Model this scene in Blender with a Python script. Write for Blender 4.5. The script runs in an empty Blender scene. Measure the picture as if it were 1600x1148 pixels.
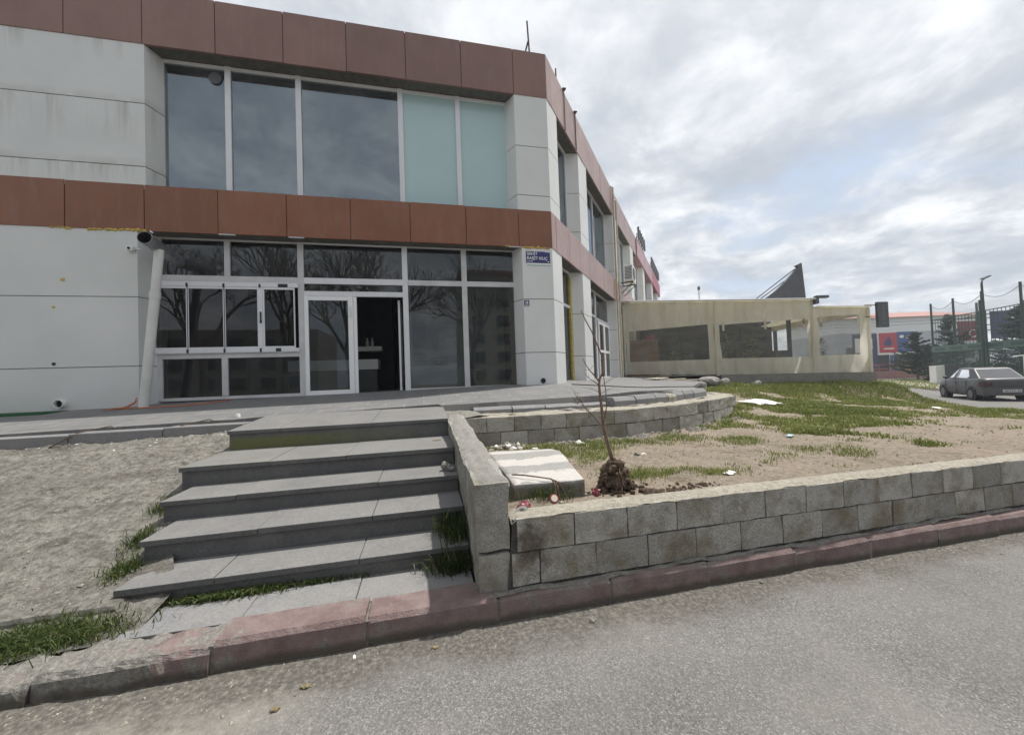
import bpy, bmesh, math, random
import numpy as np
from mathutils import Vector, Matrix, noise as mnoise
R = math.radians
random.seed(7); rng = np.random.default_rng(7)
sc = bpy.context.scene
col = sc.collection

# ------------------------------------------------------------------ camera
AX = Vector((0.9737075, -0.0296321, 0.2258662))      # image right, image down and view axis, in world axes
AY = Vector((-0.2249278, 0.0319370, 0.9738519))
AZ = Vector((-0.0360708, -0.9990505, 0.0244322))
camd = bpy.data.cameras.new("camera"); cam = bpy.data.objects.new("camera", camd); col.objects.link(cam)
right = Vector((AX[0], AY[0], AZ[0])); down = Vector((AX[1], AY[1], AZ[1])); fwd = Vector((AX[2], AY[2], AZ[2]))
mw = Matrix((right, -down, -fwd)).transposed().to_4x4(); mw.translation = (0, 0, 1.53)
cam.matrix_world = mw
camd.sensor_width = 36; camd.lens = 36 * 600 / 1600
camd.clip_start = 0.05; camd.clip_end = 3000
sc.camera = cam

# ------------------------------------------------------------------ object helpers
def tag(o, label=None, cat=None, group=None, kind=None):
    if label: o["label"] = label
    if cat: o["category"] = cat
    if group: o["group"] = group
    if kind: o["kind"] = kind
    return o
def thing(name, loc, label, cat, group=None, rz=0):
    o = bpy.data.objects.new(name, None); col.objects.link(o)
    o.location = loc; o.rotation_euler = (0, 0, rz); o.empty_display_size = .2
    return tag(o, label, cat, group)
def wloc(o):
    v = Vector((0, 0, 0))
    while o: v += o.location; o = o.parent
    return v
class MB:
    def __init__(s): s.v = []; s.f = []; s.m = []; s.r = []; s.cm = 0; s.cr = 0.
    def add(s, vs, fs):
        b = len(s.v); s.v += [tuple(p) for p in vs]
        for f in fs: s.f.append(tuple(b + i for i in f)); s.m.append(s.cm); s.r.append(s.cr)
        return s
    def box(s, a, b, M=None):
        x0, y0, z0 = a; x1, y1, z1 = b
        vs = [Vector(p) for p in ((x0,y0,z0),(x1,y0,z0),(x1,y1,z0),(x0,y1,z0),(x0,y0,z1),(x1,y0,z1),(x1,y1,z1),(x0,y1,z1))]
        if M is not None: vs = [M @ p for p in vs]
        return s.add(vs, [(0,3,2,1),(4,5,6,7),(0,1,5,4),(1,2,6,5),(2,3,7,6),(3,0,4,7)])
    def prism(s, poly, z0, z1):                          # plan polygon (counter-clockwise) between two heights
        n = len(poly)
        vs = [(p[0], p[1], z0) for p in poly] + [(p[0], p[1], z1) for p in poly]
        return s.add(vs, [tuple(range(n-1, -1, -1)), tuple(range(n, 2*n))] + [(i, (i+1) % n, n+(i+1) % n, n+i) for i in range(n)])
    def extr(s, pts, d):                                 # polygon of 3-D points pushed along d
        n = len(pts); d = Vector(d); P = [Vector(p) for p in pts]
        return s.add(P + [p + d for p in P], [tuple(range(n-1, -1, -1)), tuple(range(n, 2*n))] + [(i, (i+1) % n, n+(i+1) % n, n+i) for i in range(n)])
    def tube(s, pts, r, n=8, cap=True):
        P = [Vector(p) for p in pts]
        rr = r if isinstance(r, (list, tuple)) else [r]*len(P)
        rings = []; up = None
        for i, p in enumerate(P):
            t = (P[min(i+1, len(P)-1)] - P[max(i-1, 0)]).normalized()
            if up is None:
                up = Vector((0,0,1)) if abs(t.z) < .9 else Vector((1,0,0))
            a = t.cross(up).normalized(); b = a.cross(t).normalized(); up = b
            rings.append([p + (a*math.cos(k*2*math.pi/n) + b*math.sin(k*2*math.pi/n))*rr[i] for k in range(n)])
        vs = [q for g in rings for q in g]; fs = []
        for i in range(len(P)-1):
            for k in range(n): fs.append((i*n+k, i*n+(k+1) % n, (i+1)*n+(k+1) % n, (i+1)*n+k))
        if cap: fs += [tuple(range(n-1, -1, -1)), tuple((len(P)-1)*n+k for k in range(n))]
        return s.add(vs, fs)
    def lump(s, c, rad, seed=0, sub=2, amp=.25):
        bm = bmesh.new(); bmesh.ops.create_icosphere(bm, subdivisions=sub, radius=1)
        rn = random.Random(seed); ph = [rn.uniform(0, 6.28) for _ in range(6)]; fr = [rn.uniform(1.5, 4) for _ in range(6)]
        rad = rad if isinstance(rad, (tuple, list)) else (rad,)*3
        vs = []
        for v in bm.verts:
            k = 1 + amp*(math.sin(fr[0]*v.co.x+ph[0])*math.sin(fr[1]*v.co.y+ph[1])+math.sin(fr[2]*v.co.z+ph[2])*math.sin(fr[3]*v.co.x*1.7+ph[3]))*.6 + rn.uniform(-amp, amp)*.35
            vs.append((c[0]+v.co.x*rad[0]*k, c[1]+v.co.y*rad[1]*k, c[2]+v.co.z*rad[2]*k))
        fs = [tuple(v.index for v in f.verts) for f in bm.faces]; bm.free()
        return s.add(vs, fs)
    def build(s, name, mats, parent=None, bevel=0, smooth=False, weld=False):
        me = bpy.data.meshes.new(name)
        o_ = wloc(parent) if parent else Vector((0,0,0))
        me.from_pydata([(p[0]-o_.x, p[1]-o_.y, p[2]-o_.z) for p in s.v], [], s.f)
        mats = mats if isinstance(mats, (list, tuple)) else [mats]
        for m in mats: me.materials.append(m)
        me.polygons.foreach_set("material_index", s.m)
        if any(s.r):
            a = me.attributes.new("rnd", 'FLOAT', 'FACE'); a.data.foreach_set("value", s.r)
        if smooth: me.polygons.foreach_set("use_smooth", [True]*len(me.polygons))
        if bevel:
            bm = bmesh.new(); bm.from_mesh(me)
            eds = [e for e in bm.edges if len(e.link_faces) == 2 and e.calc_face_angle(0) > .5]
            bmesh.ops.bevel(bm, geom=eds, offset=bevel, segments=2, affect='EDGES', profile=.6, clamp_overlap=True)
            bm.to_mesh(me); bm.free()
        me.update()
        o = bpy.data.objects.new(name, me); col.objects.link(o)
        if parent: o.parent = parent
        return o
def sheet(name, poly, step, zf, mat, thick=0, parent=None, smooth=True, jit=0):
    # a plan polygon cut into a grid, draped over zf(x, y), optionally with a skirt
    bm = bmesh.new()
    f = bm.faces.new([bm.verts.new((p[0], p[1], 0)) for p in poly]); f.normal_update()
    if f.normal.z < 0: f.normal_flip()
    bmesh.ops.triangulate(bm, faces=bm.faces[:])
    xs = [p[0] for p in poly]; ys = [p[1] for p in poly]
    sx, sy = step if isinstance(step, tuple) else (step, step)
    for ax, lo, hi, st in ((0, min(xs), max(xs), sx), (1, min(ys), max(ys), sy)):
        x = lo + st
        while x < hi:
            co = [0,0,0]; no = [0,0,0]; co[ax] = x; no[ax] = 1
            bmesh.ops.bisect_plane(bm, geom=bm.verts[:]+bm.edges[:]+bm.faces[:], plane_co=co, plane_no=no)
            x += st
    rim = [e for e in bm.edges if e.is_boundary]
    for v in bm.verts: v.co.z = zf(v.co.x, v.co.y)
    if thick:
        ret = bmesh.ops.extrude_edge_only(bm, edges=rim)
        for v in ret['geom']:
            if isinstance(v, bmesh.types.BMVert): v.co.z -= thick
    for fc in bm.faces: fc.smooth = smooth and abs(fc.normal.z) > .3
    bm.normal_update()
    me = bpy.data.meshes.new(name); bm.to_mesh(me); bm.free(); me.materials.append(mat)
    o = bpy.data.objects.new(name, me); col.objects.link(o)
    if parent: o.parent = parent
    return o
def dup(root, loc, rz=None, label=None):
    r = root.copy(); col.objects.link(r); r.location = loc
    if rz is not None: r.rotation_euler = (0, 0, rz)
    if label: r["label"] = label
    for ch in list(root.children):
        c = ch.copy(); col.objects.link(c); c.parent = r
        for g in ch.children:
            d = g.copy(); col.objects.link(d); d.parent = c
    return r
def nz(x, y, s=1.0, seed=0):                                # cheap smooth noise -1..1
    x = x*s + seed*13.7; y = y*s + seed*7.3
    return (math.sin(x*1.3+math.sin(y*1.7+.5))*.5+math.sin(y*1.9+1.3*math.sin(x*.9))*.35+math.sin(x*3.1+y*2.7)*.15+.25*math.sin(x*5.3-y*4.1+math.sin(y*3)))*.8

def frn(x, y, s, oct=4, seed=0):                             # fractal noise about -1..1
    return mnoise.fractal(Vector((x*s+seed*17.3, y*s-seed*5.1, seed*3.7)), 1.0, 2.0, oct)*1.15

# ------------------------------------------------------------------ materials
class NT:
    def __init__(s, name):
        s.m = bpy.data.materials.new(name); s.m.use_nodes = True; s.t = s.m.node_tree; s.t.nodes.clear()
        s.out = s.n('ShaderNodeOutputMaterial'); s._pos = None
    def n(s, ty, **kw):
        nd = s.t.nodes.new(ty)
        for k, v in kw.items():
            if k.startswith('i_'): nd.inputs[k[2:].replace('_', ' ')].default_value = v
            else: setattr(nd, k, v)
        return nd
    def l(s, a, b): s.t.links.new(a, b)
    @property
    def pos(s):
        if s._pos is None: s._pos = s.n('ShaderNodeNewGeometry').outputs['Position']
        return s._pos
    def objc(s): return s.n('ShaderNodeTexCoord').outputs['Object']
    def val(s, nd, x):
        if isinstance(x, (int, float)): nd.default_value = x
        elif isinstance(x, (tuple, list)): nd.default_value = (*x, 1)[:4] if len(nd.default_value) == 4 else x
        else: s.l(x, nd)
    def noise(s, scale, detail=4, rough=.55, vec=None, dist=0, out='Fac'):
        nd = s.n('ShaderNodeTexNoise'); nd.inputs['Scale'].default_value = scale; nd.inputs['Detail'].default_value = detail
        nd.inputs['Roughness'].default_value = rough; nd.inputs['Distortion'].default_value = dist
        s.l(vec if vec is not None else s.pos, nd.inputs['Vector']); return nd.outputs[out]
    def vor(s, scale, vec=None, feat='F1', out='Distance', rnd=1):
        nd = s.n('ShaderNodeTexVoronoi'); nd.feature = feat; nd.inputs['Scale'].default_value = scale; nd.inputs['Randomness'].default_value = rnd
        s.l(vec if vec is not None else s.pos, nd.inputs['Vector']); return nd.outputs[out]
    def mapv(s, scale=(1,1,1), loc=(0,0,0), rot=(0,0,0), vec=None):
        nd = s.n('ShaderNodeMapping'); nd.inputs['Scale'].default_value = scale; nd.inputs['Location'].default_value = loc; nd.inputs['Rotation'].default_value = rot
        s.l(vec if vec is not None else s.pos, nd.inputs['Vector']); return nd.outputs[0]
    def rng(s, x, a, b, c=0., d=1., smooth=False):
        nd = s.n('ShaderNodeMapRange'); nd.interpolation_type = 'SMOOTHSTEP' if smooth else 'LINEAR'
        s.val(nd.inputs['Value'], x)
        for k, v in zip(('From Min','From Max','To Min','To Max'), (a,b,c,d)): nd.inputs[k].default_value = v
        return nd.outputs[0]
    def math(s, op, a, b=0., c=None):
        nd = s.n('ShaderNodeMath'); nd.operation = op; s.val(nd.inputs[0], a); s.val(nd.inputs[1], b)
        if c is not None: s.val(nd.inputs[2], c)
        return nd.outputs[0]
    def mix(s, f, a, b, mode='MIX'):
        nd = s.n('ShaderNodeMix'); nd.data_type = 'RGBA'; nd.blend_type = mode
        s.val(nd.inputs[0], f); s.val(nd.inputs[6], a); s.val(nd.inputs[7], b); return nd.outputs[2]
    def ramp(s, x, stops):
        nd = s.n('ShaderNodeValToRGB'); s.l(x, nd.inputs[0]); e = nd.color_ramp.elements
        while len(e) < len(stops): e.new(.5)
        for q, (p, c) in zip(e, stops): q.position = p; q.color = (*c, 1) if isinstance(c, (tuple, list)) else (c, c, c, 1)
        return nd.outputs[0]
    def xyz(s, vec=None):
        nd = s.n('ShaderNodeSeparateXYZ'); s.l(vec if vec is not None else s.pos, nd.inputs[0]); return nd.outputs
    def attr(s, name='rnd'):
        nd = s.n('ShaderNodeAttribute'); nd.attribute_name = name; return nd.outputs['Fac']
    def bump(s, h, strength=.5, dist=.02, normal=None):
        nd = s.n('ShaderNodeBump'); nd.inputs['Strength'].default_value = strength; nd.inputs['Distance'].default_value = dist
        s.l(h, nd.inputs['Height'])
        if normal is not None: s.l(normal, nd.inputs['Normal'])
        return nd.outputs[0]
    def pbr(s, color, rough=.8, normal=None, spec=.5, metal=0., **kw):
        nd = s.n('ShaderNodeBsdfPrincipled'); s.val(nd.inputs['Base Color'], color); s.val(nd.inputs['Roughness'], rough)
        nd.inputs['Specular IOR Level'].default_value = spec; s.val(nd.inputs['Metallic'], metal)
        for k, v in kw.items(): nd.inputs[k].default_value = v
        if normal is not None: s.l(normal, nd.inputs['Normal'])
        s.l(nd.outputs[0], s.out.inputs['Surface']); return nd
def roughen(o, cuts, amp, sc_):                              # break up clean block faces and edges
    bm = bmesh.new(); bm.from_mesh(o.data); bmesh.ops.subdivide_edges(bm, edges=bm.edges[:], cuts=cuts, use_grid_fill=True); bm.normal_update()
    for v in bm.verts:
        n_ = mnoise.fractal(v.co*sc_, 1.0, 2.0, 3)*amp; v.co += v.normal*n_+Vector((mnoise.noise(v.co*sc_*1.7), 0, mnoise.noise(v.co*sc_*1.3+Vector((5,5,5)))))*amp*.5
    bm.to_mesh(o.data); bm.free(); o.data.update()
def grey(v, k=(1,1,1)): return tuple(v*q for q in k)
def simple(name, c, rough=.6, var=.12, scale=6, bump=.1, spec=.5, metal=0., bs=60, obj=False):
    t = NT(name); v = t.objc() if obj else None
    f = t.noise(scale, 5, .6, v)
    cc = t.mix(t.rng(f, .3, .7), tuple(x*(1-var) for x in c), tuple(min(1, x*(1+var)) for x in c))
    t.pbr(cc, rough, t.bump(t.noise(bs, 4, .6, v), bump, .01) if bump else None, spec, metal)
    return t.m
M = {}
# asphalt
t = NT('asphalt'); P = t.xyz()
cells = t.n('ShaderNodeTexVoronoi'); cells.inputs['Scale'].default_value = 140; t.l(t.pos, cells.inputs['Vector'])
sv = t.xyz(cells.outputs['Color'])[0]
c = t.ramp(sv, [(0, (.085,.084,.083)), (.45, (.142,.139,.134)), (.8, (.195,.189,.18)), (.95, (.265,.256,.24)), (1, (.33,.32,.30))])
c = t.mix(t.rng(t.noise(1.1, 5, .65), .35, .7), c, t.mix(.5, c, (.26,.245,.22)))
c = t.mix(t.rng(t.noise(.55, 6, .7, t.mapv((.35, 1.2, 1), (3, 1, 0))), .52, .72, 0, .35), c, (.09,.088,.085))
ck = t.n('ShaderNodeTexVoronoi'); ck.feature = 'DISTANCE_TO_EDGE'; ck.inputs['Scale'].default_value = .42; wn = t.n('ShaderNodeVectorMath'); wn.operation = 'MULTIPLY_ADD'; t.l(t.noise(2.4, 5, .7, out='Color'), wn.inputs[0]); wn.inputs[1].default_value = (.55,.55,.55); t.l(t.pos, wn.inputs[2]); t.l(wn.outputs[0], ck.inputs['Vector'])
c = t.mix(t.math('MULTIPLY', t.rng(ck.outputs['Distance'], .002, .006, 1, 0), t.rng(t.noise(.6, 3), .62, .70, 0, .5)), c, (.05,.048,.045))
fine = t.noise(320, 2, .5); c = t.mix(t.rng(fine, .3, .7, 0, .4), c, (.10,.098,.095))
edge = t.math('ADD', P[1], t.math('MULTIPLY', t.math('SUBTRACT', t.noise(2.6, 5, .65), .5), .55))
edge = t.math('SUBTRACT', edge, t.math('MULTIPLY', P[0], .025))
dm = t.rng(edge, 2.0, 2.26, 0, 1, True)
dleft = t.math('MULTIPLY', t.rng(t.math('ADD', P[0], t.math('MULTIPLY', t.noise(2.2, 6, .7), 1.4)), .35, -.45, 0, .9, True), t.rng(P[1], 1.0, 1.6, 0, 1, True))
soil = t.ramp(t.noise(38, 6, .7), [(.3, (.045,.041,.036)), (.5, (.105,.097,.084)), (.72, (.23,.215,.185))])
dust = t.ramp(t.noise(24, 6, .72), [(.3, (.15,.14,.12)), (.55, (.25,.235,.205)), (.75, (.36,.34,.30))])
lim = t.rng(P[1], 2.9, 3.2, 1, 0)
c = t.mix(t.math('MULTIPLY', dleft, lim), c, dust)
c = t.mix(t.math('MULTIPLY', t.math('MULTIPLY', dm, .92), lim), c, soil)
b = t.math('ADD', t.math('MULTIPLY', cells.outputs['Distance'], .8), t.math('MULTIPLY', t.noise(150, 3, .6), .6))
t.pbr(c, .9, t.bump(b, .35, .008), .3); M['asphalt'] = t.m
t = NT('old_asphalt'); c = t.ramp(t.noise(9, 6, .7), [(.3, (.14,.138,.134)), (.7, (.20,.196,.19))]); t.pbr(c, .95, t.bump(t.noise(60), .3, .01), .2); M['asphalt_far'] = t.m
# kerb
t = NT('red_kerb'); P = t.xyz()
conc = t.ramp(t.noise(45, 6, .7), [(.3, (.13,.125,.115)), (.5, (.22,.21,.19)), (.72, (.36,.345,.31))])
red = t.mix(t.rng(t.noise(8, 5, .6), .3, .7), (.175,.12,.115), (.265,.205,.195))
wear = t.math('ADD', t.noise(5.5, 7, .72), t.math('MULTIPLY', t.rng(P[0], -1.0, -1.6), .22))
wear = t.math('ADD', wear, t.math('MULTIPLY', t.rng(P[2], .05, -.08), .14))
c = t.mix(t.rng(wear, .56, .66), red, conc)
c = t.mix(t.math('MULTIPLY', t.rng(t.vor(85), .0, .22, 1, 0), .55), c, (.06,.04,.038))
low = t.math('ADD', t.math('ADD', P[2], t.math('MULTIPLY', P[0], .0144)), t.math('MULTIPLY', t.noise(6, 4, .6), .06))
c = t.mix(t.rng(low, .10, .055, 0, .85, True), c, (.085,.074,.06))
t.pbr(c, .9, t.bump(t.math('ADD', t.noise(70, 5, .7), t.math('MULTIPLY', t.noise(8, 6, .7), .8)), .7, .02), .2); M['kerb'] = t.m
# concrete block (attribute rnd = one value per block)
def block_mat(name, base, stain, wet=None):
    t = NT(name); P = t.xyz(); r = t.attr()
    sp = t.noise(95, 5, .8); c = t.ramp(sp, [(.33, grey(base*.42, (1,.97,.9))), (.5, grey(base, (1,.965,.87))), (.68, grey(base*1.55, (1,.97,.89)))])
    c = t.mix(t.rng(r, .35, 1, .0, .85), c, t.mix(.55, c, (.13,.122,.105)))
    c = t.mix(t.rng(r, .35, 0, .0, .55), c, t.mix(.5, c, (.52,.50,.45)))
    vec = t.n('ShaderNodeVectorMath'); vec.operation = 'ADD'; t.l(t.pos, vec.inputs[0]); cm = t.n('ShaderNodeCombineXYZ'); t.l(t.math('MULTIPLY', r, 9.), cm.inputs[0]); t.l(t.math('MULTIPLY', r, 5.), cm.inputs[2]); t.l(cm.outputs[0], vec.inputs[1])
    st = t.rng(t.noise(3.2, 5, .65, vec.outputs[0]), .46, .64)
    c = t.mix(t.math('MULTIPLY', st, .68), c, stain)
    c = t.mix(t.rng(t.noise(6, 5, .7, vec.outputs[0]), .62, .72, 0, .5), c, (.40,.38,.33))
    if wet:
        d = t.n('ShaderNodeVectorMath'); d.operation = 'DISTANCE'; q = t.mapv((1, .3, .62)); t.l(q, d.inputs[0]); d.inputs[1].default_value = (wet[0], wet[1]*.3, wet[2]*.62)
        w = t.math('ADD', d.outputs['Value'], t.math('MULTIPLY', t.math('SUBTRACT', t.noise(9, 7, .75), .5), .26))
        c = t.mix(t.rng(w, .135, .06, 0, .9), c, t.mix(t.rng(t.noise(26, 6, .75), .35, .65), (.06,.048,.036), (.17,.14,.11)))
    h = t.math('ADD', t.noise(160, 4, .75), t.math('MULTIPLY', t.noise(22, 5, .7), 1.2))
    t.pbr(c, .95, t.bump(h, .8, .014), .15); return t.m
M['block'] = block_mat('concrete_block', .44, (.16,.125,.068), (.655, 2.46, .42))
M['block_b'] = block_mat('weathered_block', .39, (.17,.155,.095))
def mortar(name, a, b, c3, sc_=30):
    t = NT(name); c = t.ramp(t.noise(sc_, 7, .72), [(.3, a), (.5, b), (.72, c3)])
    c = t.mix(t.rng(t.noise(3, 5, .6), .4, .65, 0, .6), c, t.mix(.5, c, a))
    t.pbr(c, .95, t.bump(t.math('ADD', t.noise(60, 6, .75), t.math('MULTIPLY', t.noise(14, 5, .7), 1.3)), .8, .02), .15); return t.m
M['mortar'] = mortar('grey_mortar', (.14,.135,.12), (.25,.24,.215), (.36,.345,.31))
M['sandy'] = mortar('sandy_mortar', (.22,.20,.165), (.38,.35,.29), (.50,.475,.41))
M['cement'] = mortar('smooth_cement', (.2,.195,.18), (.29,.28,.26), (.35,.34,.31), 16)
# stone steps / paving
def stone(name, base, tile=None, dust=.5, moss_lit_tops=False):
    t = NT(name); P = t.xyz()
    c = t.ramp(t.noise(55, 5, .7), [(.3, grey(base*.72, (1,1,1.02))), (.5, grey(base, (1,1,1.02))), (.75, grey(base*1.35, (1,1,1)))])
    c = t.mix(t.rng(t.noise(2.3, 6, .7), .45, .75, 0, dust), c, (.27,.255,.225))
    c = t.mix(t.rng(t.noise(7, 6, .75), .55, .75, 0, .45), c, grey(base*.55))
    if tile:
        br = t.n('ShaderNodeTexBrick'); br.offset = .5; br.inputs['Scale'].default_value = 1; br.inputs['Brick Width'].default_value = tile[0]; br.inputs['Row Height'].default_value = tile[1]
        br.inputs['Mortar Size'].default_value = .0085; br.inputs['Color1'].default_value = (0,0,0,1); br.inputs['Color2'].default_value = (1,1,1,1); br.inputs['Mortar'].default_value = (.5,.5,.5,1)
        t.l(t.mapv(rot=(0,0,R(tile[2]))), br.inputs['Vector'])
        c = t.mix(t.math('MULTIPLY', t.xyz(br.outputs['Color'])[0], .22), c, grey(base*1.5))
        c = t.mix(t.math('MULTIPLY', br.outputs['Fac'], t.rng(t.noise(1.7, 3), .35, .65, .1, .8)), c, (.33,.32,.295))
    if moss_lit_tops:
        mm = t.math('MULTIPLY', t.rng(t.math('ADD', P[0], t.math('MULTIPLY', t.noise(3), .9)), .5, -1.2), t.rng(P[2], .955, .91))
        mm = t.math('MULTIPLY', mm, t.rng(P[1], 5.25, 5.2))
        mm = t.math('MULTIPLY', mm, t.rng(P[2], .79, .81))
        c = t.mix(t.math('MULTIPLY', mm, .8), c, t.mix(t.noise(25, 5, .7), (.075,.085,.02), (.17,.17,.055)))
    if moss_lit_tops:
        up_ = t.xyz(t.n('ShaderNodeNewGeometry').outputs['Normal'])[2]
        c = t.mix(t.math('MULTIPLY', t.rng(up_, .5, .9), t.rng(t.noise(1.9, 6, .7), .25, .6, .45, .9)), c, t.ramp(t.noise(45, 6, .7), [(.3, (.16,.158,.155)), (.7, (.255,.25,.24))]))  # tread tops paler: dust, plus the risers' shade put into the colour contrast
    t.pbr(c, t.rng(t.noise(12), .3, .7, .6, .85), t.bump(t.noise(90, 5, .7), .35, .008), .35); return t.m
M['step'] = stone('basalt_step', .10, dust=.25, moss_lit_tops=True)
M['pave'] = stone('basalt_paving', .15, (.62, .31, 0), .5)
M['kerbstone'] = stone('basalt_edging', .20, dust=.6)
# earth
t = NT('dry_soil'); P = t.xyz()
c = t.ramp(t.noise(20, 8, .75), [(.30, (.125,.104,.08)), (.5, (.265,.225,.175)), (.70, (.40,.355,.29))])
c = t.mix(t.rng(t.noise(1.0, 5, .65), .4, .65, 0, .6), c, (.35,.285,.23))
c = t.mix(t.rng(t.noise(2.4, 5, .7), .55, .7, 0, .7), c, (.12,.10,.06))
pb = t.vor(60); c = t.mix(t.rng(pb, .0, .18, .5, 0), c, (.45,.41,.35))
t.pbr(c, .97, t.bump(t.math('ADD', t.noise(45, 7, .75), t.math('MULTIPLY', t.noise(9, 5, .7), 1.5)), .9, .03), .1); M['soil'] = t.m
t = NT('gravelly_earth')
c = t.ramp(t.noise(17, 9, .82), [(.33, (.105,.097,.083)), (.43, (.36,.342,.30)), (.53, (.55,.525,.465)), (.70, (.72,.695,.63))])
c = t.mix(t.rng(t.noise(1.3, 6, .7, t.mapv((.5,2.0,1), rot=(0,0,R(35)))), .45, .68, 0, .8), c, t.mix(.62, c, (.16,.145,.122)))
c = t.mix(t.rng(t.noise(4.2, 7, .78), .52, .70, 0, .7), c, (.19,.172,.145))
c = t.mix(t.rng(t.noise(6.5, 7, .8), .49, .60, 0, .72), c, t.mix(.55, c, (.10,.093,.08)))
c = t.mix(t.rng(t.vor(48), 0, .2, .55, 0), c, (.46,.43,.38))
t.pbr(c, .97, t.bump(t.math('ADD', t.noise(55, 8, .8), t.math('MULTIPLY', t.noise(15, 7, .8), 2.0)), 1.0, .05), .1); M['gravel'] = t.m
M['pebble'] = simple('pebble_stone', (.30,.27,.225), .9, .45, 40, .3)
M['darksoil'] = mortar('dark_clod_soil', (.05,.036,.025), (.12,.088,.062), (.21,.165,.12), 26)
M['joint'] = mortar('shaded_joint_mortar', (.05,.047,.042), (.10,.094,.084), (.17,.16,.145), 30)  # mortar darkened: the shade in the block joints is put into its colour
def leafy(name, a, b, tr=.25, dry=True):
    t = NT(name); r = t.attr(); c = t.mix(r, a, b); c = t.mix(t.rng(r, .86, .93), c, (.34,.29,.15)) if dry else c
    d = t.n('ShaderNodeBsdfDiffuse'); t.l(c, d.inputs[0]); tl = t.n('ShaderNodeBsdfTranslucent'); t.l(t.mix(.5, c, (.12,.16,.03)), tl.inputs[0])
    g = t.n('ShaderNodeBsdfGlossy'); g.inputs['Roughness'].default_value = .45; g.inputs[0].default_value = (.5,.5,.5,1)
    m1 = t.n('ShaderNodeMixShader'); m1.inputs[0].default_value = tr; t.l(d.outputs[0], m1.inputs[1]); t.l(tl.outputs[0], m1.inputs[2])
    m2 = t.n('ShaderNodeMixShader'); m2.inputs[0].default_value = .04; t.l(m1.outputs[0], m2.inputs[1]); t.l(g.outputs[0], m2.inputs[2])
    t.l(m2.outputs[0], t.out.inputs[0]); return t.m
M['grass'] = leafy('grass_blade', (.11,.15,.032), (.39,.40,.14))
M['grass_dark'] = leafy('lush_grass_blade', (.035,.06,.016), (.11,.14,.04))
M['weed'] = leafy('dark_weed_blade', (.018,.034,.010), (.06,.085,.022))
M['dryblade'] = leafy('dry_grass_blade', (.26,.21,.12), (.42,.36,.22))
M['conifer'] = leafy('conifer_needle', (.018,.034,.02), (.05,.07,.038), .1, False)
M['bark'] = simple('grey_bark', (.20,.175,.15), .9, .4, 30, .6)
M['sapbark'] = simple('sapling_bark', (.16,.105,.08), .85, .45, 40, .5)
# building finishes
def cladding(name, base, stain=True):
    t = NT(name); P = t.xyz()
    c = t.mix(t.rng(t.noise(.9, 4, .6), .3, .7), grey(base*.93, (.98,1,.985)), grey(base*1.03, (.99,1,.99)))
    if stain:
        stv = t.noise(4.2, 5, .65, t.mapv((1.0, 1.0, .09)))
        for g, L in ((6.81, .85), (5.62, .45), (7.93, .4)):
            band = t.math('MULTIPLY', t.rng(P[2], g-L, g, 0, 1), t.rng(P[2], g-.004, g+.004, 1, 0))
            c = t.mix(t.math('MULTIPLY', t.math('MULTIPLY', t.rng(stv, .50, .68), band), .62), c, (.28,.28,.23))
            lip = t.math('MULTIPLY', t.rng(P[2], g, g+.16, .45, 0), t.rng(P[2], g-.003, g, 0, 1))
            c = t.mix(t.math('MULTIPLY', lip, t.rng(t.noise(3), .3, .6)), c, (.33,.32,.27))
        dirt = t.rng(P[2], 1.65, 1.22, 0, .35); c = t.mix(t.math('MULTIPLY', dirt, t.noise(3, 5, .7)), c, (.36,.34,.30))
    c = t.mix(t.rng(t.noise(26, 3, .5), .72, .76, 0, .5), c, (.33,.32,.29))
    t.pbr(c, .45, t.bump(t.noise(1.2, 3), .06, .05), .45); return t.m
M['clad'] = cladding('white_cladding', .62)
M['clad2'] = cladding('white_pillar_cladding', .66, False)
M['groove'] = simple('dark_joint', (.10,.10,.09), .9, .3, 10, 0)
def fascia(name, a, b, rough=.33):
    t = NT(name); P = t.xyz(); r = t.attr()
    c = t.mix(t.rng(t.noise(1.1, 5, .6), .3, .7), a, b)
    c = t.mix(t.math('MULTIPLY', r, .5), c, tuple(x*.66 for x in a))
    c = t.mix(t.rng(t.noise(7, 6, .7, t.mapv((1,1,.2))), .5, .75, 0, .35), c, t.mix(.5, c, (.30,.25,.23)))
    t.pbr(c, t.rng(t.noise(3, 5), .3, .7, rough, rough+.16), t.bump(t.noise(.9, 3), .08, .08), .5); return t.m
M['fasc_up'] = fascia('brown_metal_panel', (.20,.105,.082), (.25,.135,.108))
M['fasc_lo'] = fascia('rust_brown_metal_panel', (.195,.068,.029), (.24,.092,.043))
M['fasc_side'] = fascia('sunlit_brown_panel', (.33,.215,.19), (.38,.26,.235), .28)  # brown panel again, with the side's sunlight and sheen put into the colour
M['magenta'] = fascia('magenta_panel', (.34,.05,.10), (.40,.07,.13))
M['pinkpanel'] = fascia('pale_pink_panel', (.42,.24,.27), (.46,.28,.31))
M['alu'] = simple('white_aluminium', (.66,.67,.70), .38, .05, 2, .03)
M['alug'] = simple('grey_aluminium', (.52,.52,.53), .4, .12, 3, .05)
M['pvc'] = simple('white_plastic_frame', (.78,.79,.80), .35, .04, 2, .02)
M['black'] = simple('black_plastic', (.015,.015,.016), .5, .2, 10, 0)
M['foam'] = simple('yellow_mounting_foam', (.50,.36,.08), .9, .4, 22, .8)
M['ochre'] = simple('ochre_foam_strip', (.47,.39,.14), .85, .3, 10, .4)
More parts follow.
